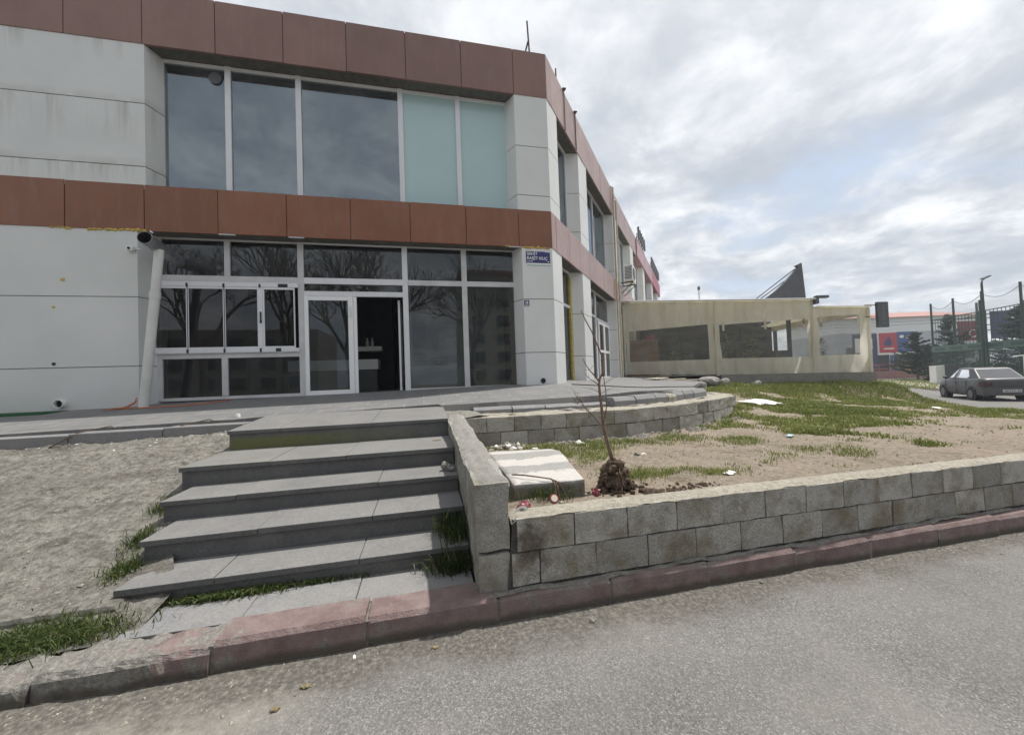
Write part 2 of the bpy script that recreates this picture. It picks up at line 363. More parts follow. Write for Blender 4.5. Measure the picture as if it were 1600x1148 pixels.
def glass(name, tint=(.8,.84,.84), dirt=.05, ior=1.5, refl=(1,1,1)):
    t = NT(name); fr = t.n('ShaderNodeFresnel'); fr.inputs['IOR'].default_value = ior
    tr = t.n('ShaderNodeBsdfTransparent'); tr.inputs[0].default_value = (*tint, 1)
    gl = t.n('ShaderNodeBsdfGlossy'); gl.inputs['Roughness'].default_value = .0; gl.inputs[0].default_value = (*refl, 1)
    nb = t.bump(t.noise(1.1, 1, .4), .006, .2); t.l(nb, gl.inputs['Normal'])
    df = t.n('ShaderNodeBsdfDiffuse'); df.inputs[0].default_value = (.5,.53,.56,1)
    m0 = t.n('ShaderNodeMixShader'); t.l(t.math('MULTIPLY', t.rng(t.noise(1.6, 6, .7), .3, .8), dirt), m0.inputs[0]); t.l(tr.outputs[0], m0.inputs[1]); t.l(df.outputs[0], m0.inputs[2])
    m1 = t.n('ShaderNodeMixShader'); t.l(fr.outputs[0], m1.inputs[0]); t.l(m0.outputs[0], m1.inputs[1]); t.l(gl.outputs[0], m1.inputs[2])
    t.l(m1.outputs[0], t.out.inputs[0]); return t.m
M['glass'] = glass('window_glass', (.66,.70,.71), .05, 1.52)
M['glass_up'] = glass('dusty_sheen_upper_glass', (.66,.75,.85), .22, 2.6, (.80,.91,1))  # dust film made pale and bluish, with reflected sky put into its colour
M['glass_fold'] = glass('dark_folding_glass', (.5,.52,.54), .02, 1.48)
M['glass_car'] = glass('car_glass', (.5,.55,.54), .05, 2.8)
def frosted(name, c, rough=.22):
    t = NT(name); P = t.xyz(); cc = t.mix(t.rng(t.noise(.8, 4, .6), .3, .7), c, tuple(x*1.12 for x in c)); t.pbr(cc, rough, t.bump(t.noise(1.1, 2), .05, .05), .6); return t.m
M['frost'] = frosted('teal_frosted_glass', (.36,.49,.505))
M['frost2'] = frosted('pale_frosted_film', (.36,.39,.40), .3)
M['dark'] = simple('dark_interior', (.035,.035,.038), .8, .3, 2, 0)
M['dim'] = simple('dim_interior_wall', (.36,.38,.38), .85, .15, 1, 0)
M['ceil'] = simple('grey_ceiling', (.55,.56,.57), .85, .1, 1, 0)
M['white'] = simple('white_paint', (.72,.72,.70), .5, .06, 4, .05)
M['whitetrash'] = simple('white_litter', (.72,.71,.68), .7, .12, 14, .2)
M['redtrash'] = simple('red_wrapper', (.38,.035,.04), .4, .4, 20, .3)
M['orange'] = simple('orange_cable_skin', (.55,.15,.045), .55, .1, 8, 0)
M['steel'] = simple('galvanised_steel', (.33,.34,.35), .38, .3, 7, .15, .5, .75)
M['inner'] = simple('dark_duct_inside', (.012,.011,.010), .9, .3, 10, 0)  # near-black lining for the duct and vent pipe mouths
M['rust'] = simple('rusty_iron', (.11,.075,.055), .8, .4, 20, .3)
M['pipe'] = simple('white_drain_pipe', (.60,.60,.58), .45, .1, 3, .06)
M['beigepipe'] = simple('beige_drain_pipe', (.50,.45,.35), .55, .18, 4, .1)
M['wood'] = simple('brown_board', (.36,.22,.12), .6, .15, 3, .1)
M['paleboard'] = simple('pale_board', (.58,.52,.42), .8, .15, 5, .2)
M['navy'] = simple('navy_enamel', (.025,.03,.14), .35, .1, 4, .03)
M['signwhite'] = simple('sign_white', (.78,.78,.78), .4, .04, 5, 0)
M['green'] = simple('green_fence_paint', (.03,.062,.05), .5, .2, 5, .05)
M['greenl'] = simple('green_board', (.08,.14,.11), .6, .2, 5, .05)
M['turf'] = simple('green_turf_mat', (.03,.10,.045), .95, .3, 40, .6)
M['darkgrey'] = simple('dark_grey_sheet', (.085,.09,.10), .55, .15, 3, .05)
M['redpaint'] = simple('red_rail_paint', (.36,.07,.05), .6, .2, 6, .05)
M['roofred'] = simple('red_roof_tiles', (.36,.19,.16), .85, .2, 4, .3)
M['bluepanel'] = simple('blue_poster', (.035,.075,.23), .5, .1, 3, 0)
M['redpanel'] = simple('red_poster', (.38,.03,.045), .5, .1, 3, 0)
M['navypanel'] = simple('navy_shopfront', (.02,.028,.09), .5, .15, 3, 0)
M['apart'] = simple('apartment_render', (.50,.46,.38), .9, .1, 1, .1)

# ------------------------------------------------------------------ plan geometry shared by everything
DB = Vector((0.632, 0.775, 0)).normalized(); NB = Vector((DB.y, -DB.x, 0))   # side facade: along and outward
Y0, YG = 8.264, 8.6                                                          # front facade: cladding and glazing planes
CN = Vector((2.97, Y0, 0))                                                   # corner of the building
def bp(s, off=0, z=0): p = CN + DB*s + NB*off; return (p.x, p.y, z)
def gz(x, y=0): return -.0144*max(-40, min(60, x))
def smooth(a, b, x):
    k = max(0, min(1, (x-a)/(b-a))); return k*k*(3-2*k)

# ground, road
def st(o): return tag(o, kind='structure')
far = MB()
xs = [-120, -60, -40, -15, 0, 20, 40, 60, 120, 240]; ys = [-110, -60, -12, 3, 20, 45, 80, 140, 220]
for j in range(len(ys)-1):
    for i in range(len(xs)-1):
        q = [(xs[i],ys[j]),(xs[i+1],ys[j]),(xs[i+1],ys[j+1]),(xs[i],ys[j+1])]
        far.add([(x, y, gz(x)-.06) for x, y in q], [(0,1,2,3)])
t = NT('distant_ground'); c = t.mix(t.rng(t.noise(.12, 6, .65), .42, .6), (.26,.235,.20), (.10,.12,.05)); t.pbr(c, .95, t.bump(t.noise(3, 6, .7), .4, .1), .1); M['ground'] = t.m
st(far.build('ground', M['ground']))
NEAR = [(13.5, 2.2), (16, 5), (18.4, 8.2), (20.5, 10.8), (23.7, 14.0), (26.0, 16.0), (34, 22.0), (43, 28.0), (60, 41)]
FARK = [(20, 0), (24.4, 6), (29.8, 13.4), (35.0, 19.7), (52.8, 35.3), (66, 46)]
road = [(-40, -14), (60, -14), (60, -6), (20, 0), (24.4, 6), (29.8, 13.4), (35.0, 19.7), (52.8, 35.3), (66, 46), (60, 52)] 
road += [(43, 33.0), (33.0, 24.5), (24, 17), (21, 14), (18, 10.8), (14, 6), (11.5, 3.2), (5, 3.0), (-40, 3.0)]
st(sheet('road', road, 2.0, lambda x, y: gz(x) + .012*nz(x, y, .35) if y > 2.5 or x > 8 else gz(x) + .012*nz(x, y, .35)*min(1, abs(2.4-y)), M['asphalt']))
walk = [(20.3, 0), (24.7, 6), (30.1, 13.3), (35.3, 19.5), (53.0, 35.1), (66, 45.8), (68, 43.5), (55, 33), (37.5, 17.6), (32.5, 11.6), (27, 4.5), (23, -1.5)]
t = NT('sandy_sidewalk'); c = t.mix(t.rng(t.noise(2, 6, .65), .35, .65), (.36,.32,.27), (.46,.42,.36)); t.pbr(c, .95, t.bump(t.noise(30, 4), .3, .02), .2); M['walk'] = t.m
st(sheet('pavement', walk, 2.5, lambda x, y: gz(x)+.12, M['walk'], .16))
t = NT('roadside_turf'); c = t.mix(t.rng(t.noise(.7, 6, .7), .4, .62), (.27,.235,.17), (.085,.12,.035)); t.pbr(c, .95, t.bump(t.noise(14, 5, .7), .8, .05), .1); M['verge'] = t.m
st(sheet('verge', [(30, 8.6), (33, 11.4), (38, 17.2), (55.3, 32.6), (75, 50), (95, 45), (62, 18), (40, 4)], 3, lambda x, y: gz(x)+.13+.05*nz(x, y, .6), M['verge'], .2))
road2 = [(58, 40), (100, 33), (101, 37.5), (60, 44.5)]
st(sheet('far_road', road2, 4, lambda x, y: gz(x)+.2, M['asphalt_far'], .1))

# kerb of red stones
kb = MB(); rk = random.Random(3)
def kline(x): return 2.40 + .012*(x-.5) + .0006*(x-.5)**2*0
x = -3.46
while x < 13:
    L = .775; g = .008
    dx = rk.uniform(-.006, .006); dz = rk.uniform(-.006, .006); zz = gz(x+.4); yb = kline(x+.4)+rk.uniform(-.006, .006)
    tp = .15+dz
    tp += .012
    if x < -1.2: tp = .15+dz+.03*(x+1.2)
    prof = [(0, -.12), (.004, tp-.026), (.026, tp), (.22, tp), (.22, -.12)]
    n = 7
    for i in range(n):                                    # short slices so that the worn edge can wander
        xa = x+g+(L-2*g)*i/n; xb = x+g+(L-2*g)*(i+1)/n
        def pr(xx):
            w = .006*nz(xx*9, 1.3, 1, 2); w2 = (.012 if xx > -1.15 else .03)*max(0, nz(xx*5, .4, 1, 5))
            return [(xx, yb+a+(w+w2 if k in (1, 2) else w*.5 if k == 0 else 0), b+zz-(w2*.6 if k in (1, 2) else 0)+(.004*nz(xx*7, 3) if k == 3 else 0)) for k, (a, b) in enumerate(prof)]
        A, B = pr(xa), pr(xb); b0 = 5
        fs = [(k, (k+1) % 5, 5+(k+1) % 5, 5+k) for k in range(5)]
        if i == 0: fs.append((4,3,2,1,0))
        if i == n-1: fs.append((5,6,7,8,9))
        kb.add(A+B, [tuple(reversed(f)) if len(f) == 4 else f for f in fs])
    x += L
kb.cm = 1
for k in range(3, 20): kb.box((-3.46+.775*k-.014, kline(-3.46+.775*k)+.012, -.2), (-3.46+.775*k+.022, kline(-3.46+.775*k)+.21, gz(-3.46+.775*k)+.142))
ko = st(kb.build('kerb', [M['kerb'], M['mortar']]))
bm = bmesh.new(); bm.from_mesh(ko.data); bmesh.ops.subdivide_edges(bm, edges=[e for e in bm.edges if e.calc_length() > .03 and max(v.co.x for v in e.verts) < 6], cuts=3, use_grid_fill=True); bm.normal_update()
for v in bm.verts:
    a = .003+.020*smooth(-.95, -1.45, v.co.x)
    v.co += v.normal*mnoise.fractal(v.co*11, 1.0, 2.0, 4)*a
bm.to_mesh(ko.data); bm.free()

# slab between kerb and stairs
sl = MB(); xx = -1.72
for w in (.62, .64, .76): sl.box((xx, 2.615, -.05), (xx+w-.006, 2.99, .148+rk.uniform(-.003, .003))); xx += w
st(sl.build('landing_slab', M['kerbstone'], bevel=.004))

# stairs
stairs = thing('stone_staircase', (-.9, 2.97, .15), 'wide dark grey stone staircase of five steps from the red kerb up to the terrace', 'stairs')
ST = [(-1.93, 2.97, .282, 3.36), (-2.0, 3.315, .458, 3.79), (-2.12, 3.745, .620, 4.26), (-2.235, 4.215, .798, 5.12), (-2.215, 5.075, 1.024, 6.26)]
zl = .15
for k, (xl, yf, zt, yb) in enumerate(ST):
    s = MB(); cuts = [xl, xl+.55+.2*(k % 2), xl+1.45+.12*(k % 3), .30]
    for a, b in zip(cuts, cuts[1:]):
        s.box((a+.002, yf-.028, zt-.042), (b-.002, yb, zt+rk.uniform(-.003, .003)))
    if k == 4:
        s = MB()
        for a, b in zip(cuts, cuts[1:]): s.extr([(a+.002, yf-.022, zt-.042), (a+.002, yb, zt+.02), (a+.002, yb, zt+.075), (a+.002, yf-.022, zt)], (b-a-.004, 0, 0))
    s.box((xl+.015, yf, zl-.1), (.298, yb-.01, zt-.043))
    zl = zt
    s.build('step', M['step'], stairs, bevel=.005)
jn = MB(); 
for k, (xl, yf, zt, yb) in enumerate(ST):
    jn.box((xl+.02, yf+.02, 0), (.29, yb-.02, zt-.012))
jn.build('core', M['cement'], stairs)

# ---- block walls
def wobble_strip(mb, path, w, z0f, amp, seed, lip=.03, n=None, eo=.012):
    # irregular mortar bed: path of (x, y), width w to the left of it, top z0f(x, y)
    P = []
    for (x0, y0), (x1, y1) in zip(path, path[1:]):
        L = math.hypot(x1-x0, y1-y0); k = max(1, int(L/.04))
        P += [(x0+(x1-x0)*i/k, y0+(y1-y0)*i/k, (-(y1-y0)/L, (x1-x0)/L)) for i in range(k)]
    P.append((*path[-1], P[-1][2]))
    rows = []
    for i, (x, y, nn) in enumerate(P):
        row = []
        for j in range(9):
            u = j/8
            if j == 0: o, dz = -.004+eo*nz(i*.21, 2, 1, seed), -lip+.7*lip*nz(i*.3, 5, 1, seed)
            elif j == 8: o, dz = w+eo*nz(i*.2, 7, 1, seed), -lip
            else: o, dz = w*(u*1.0-.02)+.006*nz(i*.31, j*1.7, 1, seed), amp*nz(i*.17, j*.9, 1, seed)+.5*amp*nz(i*.6, j*2.3, 1, seed+1)-(.01 if j in (1, 7) else 0)
            xx_, yy_ = x+nn[0]*o, y+nn[1]*o
            if i in (0, len(P)-1): dz -= lip+.01
            row.append((xx_, yy_, z0f(xx_, yy_)+dz))
        rows.append(row)
    m = len(rows[0]); vs = [p for r_ in rows for p in r_]
    mb.add(vs, [(a*m+b, (a+1)*m+b, (a+1)*m+b+1, a*m+b+1) for a in range(len(rows)-1) for b in range(m-1)])
def block_run(mb, path, zf, h, bl, th, off0=0, gap=.008, jit=.004, seed=1):
    # a course of blocks along a plan path; zf(x) is the bottom; th is the thickness to the left
    rn = random.Random(seed); seg = []
    for (x0, y0), (x1, y1) in zip(path, path[1:]):
        seg.append((Vector((x0, y0, 0)), Vector((x1-x0, y1-y0, 0)).normalized(), math.hypot(x1-x0, y1-y0)))
    tot = sum(q[2] for q in seg)
    def loc(d):
        for a, u, L in seg:
            if d <= L or a is seg[-1][0]: return a+u*d, u
            d -= L
    d = -off0
    while d < tot-.03:
        a, b = max(0, d), min(tot, d+bl)
        if b-a > .04:
            p, u = loc((a+b)/2); nn = Vector((-u.y, u.x, 0)); pa, pb = p-u*((b-a)/2-gap/2), p+u*((b-a)/2-gap/2)
            j = rn.uniform(-jit, jit); z0 = zf(pa.x)+gap*.5+rn.uniform(-.002, .002); z1 = zf(pb.x)+gap*.5+rn.uniform(-.002, .002); hh = h-gap+rn.uniform(-.004, .002)
            mb.cr = rn.uniform(.05, 1)
            A = [pa-nn*j, pb-nn*(j+rn.uniform(-.003, .003)), pb+nn*th, pa+nn*th]
            zs = [z0, z1, z1, z0]
            vs = [(q.x, q.y, z) for q, z in zip(A, zs)] + [(q.x, q.y, z+hh) for q, z in zip(A, zs)]
            mb.add(vs, [(0,3,2,1),(4,5,6,7),(0,1,5,4),(1,2,6,5),(2,3,7,6),(3,0,4,7)])
        d += bl
    mb.cr = 0
def wy(x): return 2.463+.025*(x-.98)
fwall = thing('block_wall', (.53, 2.46, .15), 'long low wall of two courses of grey concrete blocks standing on the red kerb beside the road', 'wall')
PW = [(.521, wy(.521)), (13.4, wy(13.4))]
b = MB()
zb = lambda x: .168-.0144*(x-.98)
block_run(b, PW, zb, .218, .402, .19, .21, seed=4)
block_run(b, PW, lambda x: zb(x)+.219, .214, .402, .19, -.04+.402, seed=9)
bl_ = b.build('blocks', M['block'], fwall); roughen(bl_, 7, .006, 9)
b = MB(); b.extr([(.49, wy(.49)+.012, .12), (13.4, wy(13.4)+.012, -.06), (13.4, wy(13.4)+.012, zb(13.4)+.42), (.54, wy(.54)+.012, zb(.49)+.42)], (0, .165, 0)); b.build('joint', M['joint'], fwall)
b = MB(); wobble_strip(b, [(.53, wy(.53)+.006), (13.4, wy(13.4)+.006)], .20, lambda x, y: zb(x)+.444, .010, 3, lip=.016); b.build('mortar_bed', M['sandy'], fwall, smooth=True)
b = MB()
wobble_strip(b, [(.33, wy(.33)-.034), (13.4, wy(13.4)-.034)], .045, lambda x, y: zb(x)-.004+.016*nz(x, 0, 2.1, 4)+.012*nz(x, 3, 7, 2), .010, 8, lip=.014, eo=.016); b.build('mortar_fillet', M['mortar'], fwall, smooth=True)

swall = thing('block_wall', (.42, 2.46, .15), 'short block wall with a smeared cement top running up the right side of the stairs', 'wall')
b = MB(); rs = random.Random(12)
topz = lambda y: .86+(y-2.46)*.058
for (ya, yb_, z0f, z1f) in [(2.46, 5.45, lambda y: .415+(y-2.46)*.1, lambda y: topz(y)-.018)]:
    y = ya
    for L in (.62, .78, .80, .79):
        b.cr = rs.uniform(.1, .9); y2 = min(y+L, yb_); g = .014
        vs = [(.305, y+g, z0f(y)), (.515, y+g, z0f(y)), (.515, y2-g, z0f(y2)), (.305, y2-g, z0f(y2)), (.30, y+g, z1f(y)), (.52, y+g, z1f(y)), (.52, y2-g, z1f(y2)), (.30, y2-g, z1f(y2))]
        b.add(vs, [(0,3,2,1),(4,5,6,7),(0,1,5,4),(1,2,6,5),(2,3,7,6),(3,0,4,7)]); y = y2
y = 2.468
for L in (.5, .8, .8, .88):
    b.cr = rs.uniform(.1, .9); y2 = min(y+L, 5.45); g = .008
    vs = [(.312, y+g, .13), (.51, y+g, .13), (.51, y2-g, .13), (.312, y2-g, .13), (.31, y+g, .388+(y-2.46)*.1), (.512, y+g, .388+(y-2.46)*.1), (.512, y2-g, .388+(y2-2.46)*.1), (.31, y2-g, .388+(y2-2.46)*.1)]
    b.add(vs, [(0,3,2,1),(4,5,6,7),(0,1,5,4),(1,2,6,5),(2,3,7,6),(3,0,4,7)]); y = y2
b.cr = 0
roughen(b.build('blocks', M['block_b'], swall), 9, .010, 7)
b = MB(); b.box((.328, 2.515, .1), (.495, 5.45, .8)); 
b.build('joint', M['joint'], swall)
b = MB(); wobble_strip(b, [(.524, 2.472), (.524, 5.46)], .228, lambda x, y: topz(y)-.002, .017, 21, lip=.02, eo=.013); b.build('mortar_bed', M['cement'], swall, smooth=True)

PT = [(.36, 5.50), (1.8, 5.47), (3.2, 5.52), (4.4, 5.86), (5.5, 6.36), (6.45, 6.96), (7.0, 7.6), (7.25, 8.5)]
twall = thing('block_wall', (3.2, 5.5, .5), 'curved retaining wall of two grey block courses holding up the edge of the terrace', 'wall')
b = MB(); block_run(b, PT, lambda x: .515, .222, .405, .19, .1, seed=5); block_run(b, PT, lambda x: .74, .215, .405, .19, .3, seed=6)
roughen(b.build('blocks', M['block_b'], twall), 5, .008, 8)
def offset(path, d):
    o = []
    for i, p in enumerate(path):
        a = path[max(0, i-1)]; c_ = path[min(len(path)-1, i+1)]; L = math.hypot(c_[0]-a[0], c_[1]-a[1])
        o.append((p[0]-(c_[1]-a[1])/L*d, p[1]+(c_[0]-a[0])/L*d))
    return o
b = MB(); q1 = offset(PT, .012); q2 = offset(PT, .17)
b.prism(q1+q2[::-1], .3, .94); b.build('joint', M['joint'], twall)
b = MB(); wobble_strip(b, [(.30, 5.50)]+PT[1:], .68, lambda x, y: .962, .016, 31, lip=.03); b.build('mortar_bed', M['sandy'], twall, smooth=True)

# edging stones on the terrace rim
ed = thing('kerb_edging', (3, 6.1, .95), 'row of loose dark stone edging pieces lying along the broken rim of the terrace', 'edging')
PE = offset(PT, .50); rn = random.Random(5)
pts = []; 
for (x0, y0), (x1, y1) in zip(PE, PE[1:]): pts.append((Vector((x0, y0, 0)), Vector((x1-x0, y1-y0, 0))))
def along(d):
    for a, u in pts:
        if d <= u.length: return a+u.normalized()*d, u.normalized()
        d -= u.length
    return a+u, u.normalized()
d = .38; i = 0
for L, h, dy, tilt in [(.62,.105,.02,0),(.55,.10,.0,.01),(.56,.095,-.01,0),(.6,.085,.02,-.02),(.52,.16,-.10,.03),(.5,.165,-.10,0),(.33,.17,-.09,.02),(.26,.15,-.12,-.03),(.36,.18,-.08,.02),(.36,.185,-.08,0),(.4,.18,-.08,.02),(.4,.18,-.06,0)]:
    p, u = along(d+L/2); nn = Vector((-u.y, u.x, 0)); m = MB(); p = p+nn*dy
    Mx = Matrix((( u.x, nn.x, 0, p.x), (u.y, nn.y, 0, p.y), (0, 0, 1, .955), (0,0,0,1))) @ Matrix.Rotation(tilt, 4, 'Z') @ Matrix.Rotation(tilt*.6, 4, 'Y')
    hh = h; prof = [(0, -.03), (0, hh*.62), (.05, hh), (.28, hh), (.28, -.03)]
    a_ = [Mx @ Vector((-L/2+.006, q, z)) for q, z in prof]; b_ = [Mx @ Vector((L/2-.006, q, z)) for q, z in prof]
    m.add(a_+b_, [(k, 5+k, 5+(k+1) % 5, (k+1) % 5) for k in range(5)]+[(0,1,2,3,4),(9,8,7,6,5)])
    m.build('edging_stone', M['kerbstone'] if i != 7 else M['block_b'], ed, bevel=.006); d += L; i += 1

# terrace
def dist_f(x, y): return max(8.6-y, (Vector((x, y, 0))-CN).dot(NB)+.336, 0)
def tz(x, y): return min(1.39, 1.30+.0125*(x+2.5)) - .09*dist_f(x, y) + .004*nz(x, y, 1.2)
PEb = offset(PT, .70)
terr = [(-16, 6.1), (-2.6, 6.12), (-2.3, 6.2), (.22, 6.32), (.26, 6.2), (1.0, 6.19)] + PEb[2:5] + [(6.0, 7.5), (6.75, 8.6), (11.9, 14.4), (14, 17), (10, 17.6), bp(6, -.5)[:2], bp(0, -.5)[:2], (2.6, 8.8), (-16, 8.8)]
tt = sheet('terrace', terr, .35, tz, M['pave'], .11, smooth=False); st(tt)
# rim strip at the left, a hand below the paving
rim = MB(); 
xa = -16
while xa < -2.4:
    xb = min(-2.35, xa+.98); rim.box((xa+.004, 5.80, tz((xa+xb)/2, 6.1)-.24), (xb-.004, 6.085, tz((xa+xb)/2, 6.1)-.035)); xa = xb
rim.cm = 1; rim.box((-16, 5.86, .4), (-2.36, 6.6, tz(-8, 6.1)-.2))
rim.box((-2.3, 5.9, .5), (12, 6.15, .8)) if False else None
st(rim.build('terrace_rim', [M['kerbstone'], M['mortar']], bevel=.01))
# earth fill seen in the gap behind the edging
fill = [(.3, 5.46)] + offset(PT, .30)[1:] + [(7.2, 8.6), (5.6, 8.9), (2.0, 8.4), (.3, 7.2)]
st(sheet('fill_soil', fill, .12, lambda x, y: .955+.03*nz(x, y, 3)+.02*nz(x, y, 9)+.075*smooth(1.0, .6, x)*smooth(5.6, 5.9, y), M['mortar']))

# dirt lot (control points, inverse-distance)
CP = [(.6,2.65,.535),(1.5,2.7,.54),(3,2.75,.53),(5,2.75,.50),(7,2.85,.47),(9.5,2.9,.41),(12.5,2.9,.32),(1,4,.54),(1,5.4,.53),(2.5,5.3,.53),(4,5.6,.53),(5.5,6.3,.53),(6.5,7.5,.55),
      (3,4,.53),(5,4.5,.52),(7,5.5,.48),(9,7,.48),(8,9,.62),(9.5,11,.85),(11.5,13.3,.95),(12.5,13.4,.80),(14.5,12.8,.80),(16.5,12.3,.80),(18.0,11.9,.70),(19.3,12.3,.20),(10,4.5,.40),(12,7,.36),(14,9,.34),(16,10.5,.26),(18,10,-.08),(20,11.5,-.2),(16,8,.06),
      (13,5,.16),(15,7,.05),(17,9,-.05),(13.5,2.2,-.05),(16,5,-.22),(18.4,8.2,-.27),(20.5,10.8,-.30),(22,13,-.3),(23.7,14,-.34),(26,16,-.38),(22,16,-.1),(14,3.4,0),(30,19,-.45),(26,21,-.3),(34,22,-.5)]
CPn = np.array(CP)
def lz0(x, y):
    d = (CPn[:,0]-x)**2+(CPn[:,1]-y)**2+.02; w = 1/d**1.7; return float((w*CPn[:,2]).sum()/w.sum())
def edge_d(x, y):                      # signed distance inside the kerbless street edge (+ on the lot)
    best = 9
    for (x0, y0), (x1, y1) in zip(NEAR, NEAR[1:]):
        ux, uy = x1-x0, y1-y0; L2 = ux*ux+uy*uy; k = max(0, min(1, ((x-x0)*ux+(y-y0)*uy)/L2))
        dx, dy = x-x0-ux*k, y-y0-uy*k; dd = math.hypot(dx, dy)*(1 if ux*dy-uy*dx > 0 else -1)
        if abs(dd) < abs(best): best = dd
    return best
def lz(x, y):
    e = edge_d(x, y)+.35*nz(x, y, .9, 3)
    k = smooth(-.3, 1.0, e)
    z = lz0(x, y)*k + (gz(x)-.06)*(1-k)
    return z + k*(.014*nz(x, y, 2.0)+.022*frn(x, y, 3.2, 4, 2))
lot = [(.5, 2.62), (13.4, 2.95), (14.2, 2.2), (17, 4.6), (19.4, 7.8), (21.4, 10.4), (24.4, 13.4), (27, 15.4), (34, 21), (32, 24), (22, 17), (13, 16), (9, 13), (6.5, 8.8), (6.3, 7.6)]+[(p[0], p[1]+.05) for p in PT[::-1][2:]]
st(sheet('dirt_lot', lot, .13, lz, M['soil']))

# earth ramp left of the stairs
def rz_(x, y):
    base = .16+(y-2.72)*.253 - .05*smooth(-2.6, -5, x)
    k = smooth(2.5, 3.0, y)
    base = base*k+(.105+.045*smooth(-2.3, -1.8, x))*(1-k)
    return min(base, .965) + .025*nz(x, y, 1.6)+.026*frn(x, y, 3, 3)*smooth(2.6, 3.3, y)+.016*frn(x, y, 11, 4, 2)*smooth(2.6, 3.1, y)
ramp = [(-8.5, 2.55), (-1.66, 2.6), (-1.62, 2.99), (-1.80, 3.3), (-1.90, 3.7), (-2.0, 4.2), (-2.12, 5.1), (-2.15, 6.05), (-8.5, 5.98)]
st(sheet('gravel_ramp', ramp, .032, rz_, M['gravel']))

def pebbles(name, n, where, zf, r0, r1, mat, seed):
    rn = np.random.default_rng(seed); vs = []; fs = []
    base = np.array([(1,0,0),(-.6,.8,0),(-.6,-.8,0),(0,0,1),(0,0,-1),(.3,.6,.5),(.2,-.7,-.4)], float)
    fa = [(0,1,3),(1,2,3),(2,0,3),(1,0,4),(2,1,4),(0,2,4)]
    i = 0
    while i < n:
        x, y = where(rn)
        if x is None: continue
        r = r0*(r1/r0)**(rn.random()**2.2); a = rn.random()*6.28; s = rn.uniform(.6, 1.3, 3)*r; s[2] *= .6
        ca, sa = math.cos(a), math.sin(a); z = zf(x, y)+s[2]*.3; b = len(vs)
        for p in base[:5]+rn.uniform(-.25, .25, (5, 3)):
            px, py = p[0]*s[0], p[1]*s[1]; vs.append((x+px*ca-py*sa, y+px*sa+py*ca, z+p[2]*s[2]))
        fs += [tuple(b+k for k in f) for f in fa]; i += 1
    me = bpy.data.meshes.new(name); me.from_pydata(vs, [], fs); me.materials.append(mat); me.update()
    o = bpy.data.objects.new(name, me); col.objects.link(o); return tag(o, kind='stuff')
o = pebbles('gravel', 4200, lambda r: (-1.9-r.random()**1.4*6.0, 2.65+r.random()*3.3), rz_, .003, .017, M['pebble'], 3); tag(o, 'loose grey gravel strewn over the earth ramp left of the stairs', 'gravel')
o = pebbles('gravel', 140, lambda r: (-2.4-r.random()*5.5, 5.45+r.random()**.6*.42), rz_, .005, .022, M['whitetrash'], 8); tag(o, 'pale plaster chips strewn along the foot of the terrace rim', 'gravel')
def onlot(r):
    x = .6+r.random()**1.3*10; y = 2.75+r.random()*5
    return (x, y) if y < 5.3+max(0, x-3.2)*.62 else (None, None)
o = pebbles('gravel', 3600, onlot, lz, .004, .022, M['pebble'], 4); tag(o, 'small stones scattered over the bare soil of the dirt lot', 'gravel')
def gut(r):
    x = -2+r.random()*7.5; return (x, kline(x)-.02-abs(r.normal())*.16)
o = pebbles('gravel', 1500, gut, lambda x, y: gz(x), .003, .014, M['pebble'], 5); tag(o, 'fine grit and stones lying in the gutter along the red kerb', 'gravel')
def footw(r):
    k = r.integers(0, 5); (x0, y0), (x1, y1) = PT[k], PT[k+1]; u = r.random(); return (x0+(x1-x0)*u+r.normal()*.03, y0+(y1-y0)*u-.03-abs(r.normal())*.16)
o = pebbles('rubble', 900, footw, lz, .008, .05, M['cement'], 6); tag(o, 'crumbled mortar rubble at the foot of the terrace retaining wall', 'rubble')

# ---- grass as real blades
def blades(name, pts, h, w, mat, seed, lean=.5, hs=None, cs=None):
    # pts: array (n, 3); each blade is a bent strip of two quads and a tip
    rn = np.random.default_rng(seed); n = len(pts); pts = np.asarray(pts, float)
    a = rn.random(n)*6.283; hh = h*(.45+rn.random(n)*.9)*(1 if hs is None else np.asarray(hs)); ww = w*(.6+rn.random(n)*.8)
    ln = lean*(.2+rn.random(n)); ld = rn.random(n)*6.283
    sx, sy = np.cos(a)*ww, np.sin(a)*ww; lx, ly = np.cos(ld)*ln*hh, np.sin(ld)*ln*hh
    V = np.zeros((n, 5, 3))
    V[:,0] = pts+np.stack([-sx, -sy, -.01+0*sx], 1); V[:,1] = pts+np.stack([sx, sy, -.01+0*sx], 1)
    mid = pts+np.stack([lx*.35, ly*.35, hh*.6], 1)
    V[:,2] = mid+np.stack([sx*.75, sy*.75, 0*sx], 1); V[:,3] = mid+np.stack([-sx*.75, -sy*.75, 0*sx], 1)
    V[:,4] = pts+np.stack([lx, ly, hh*(1-.3*ln)], 1)
    b = np.arange(n)*5
    q = np.stack([b, b+1, b+2, b+3], 1); tr_ = np.stack([b+3, b+2, b+4], 1)
    me = bpy.data.meshes.new(name); me.vertices.add(n*5); me.vertices.foreach_set('co', V.ravel())
    loops = np.concatenate([q, tr_], 1).ravel(); me.loops.add(len(loops)); me.loops.foreach_set('vertex_index', loops.astype(np.int32))
    me.polygons.add(2*n); stt = np.stack([np.arange(n)*7, np.arange(n)*7+4], 1).ravel(); me.polygons.foreach_set('loop_start', stt.astype(np.int32))
    at = me.attributes.new('rnd', 'FLOAT', 'FACE'); rr = np.clip(rn.normal(.45, .25, n)+(0 if cs is None else np.asarray(cs)), 0, 1); at.data.foreach_set('value', np.repeat(rr, 2).astype(np.float32))
    me.materials.append(mat); me.update(calc_edges=True); me.validate()
    o = bpy.data.objects.new(name, me); col.objects.link(o); return o
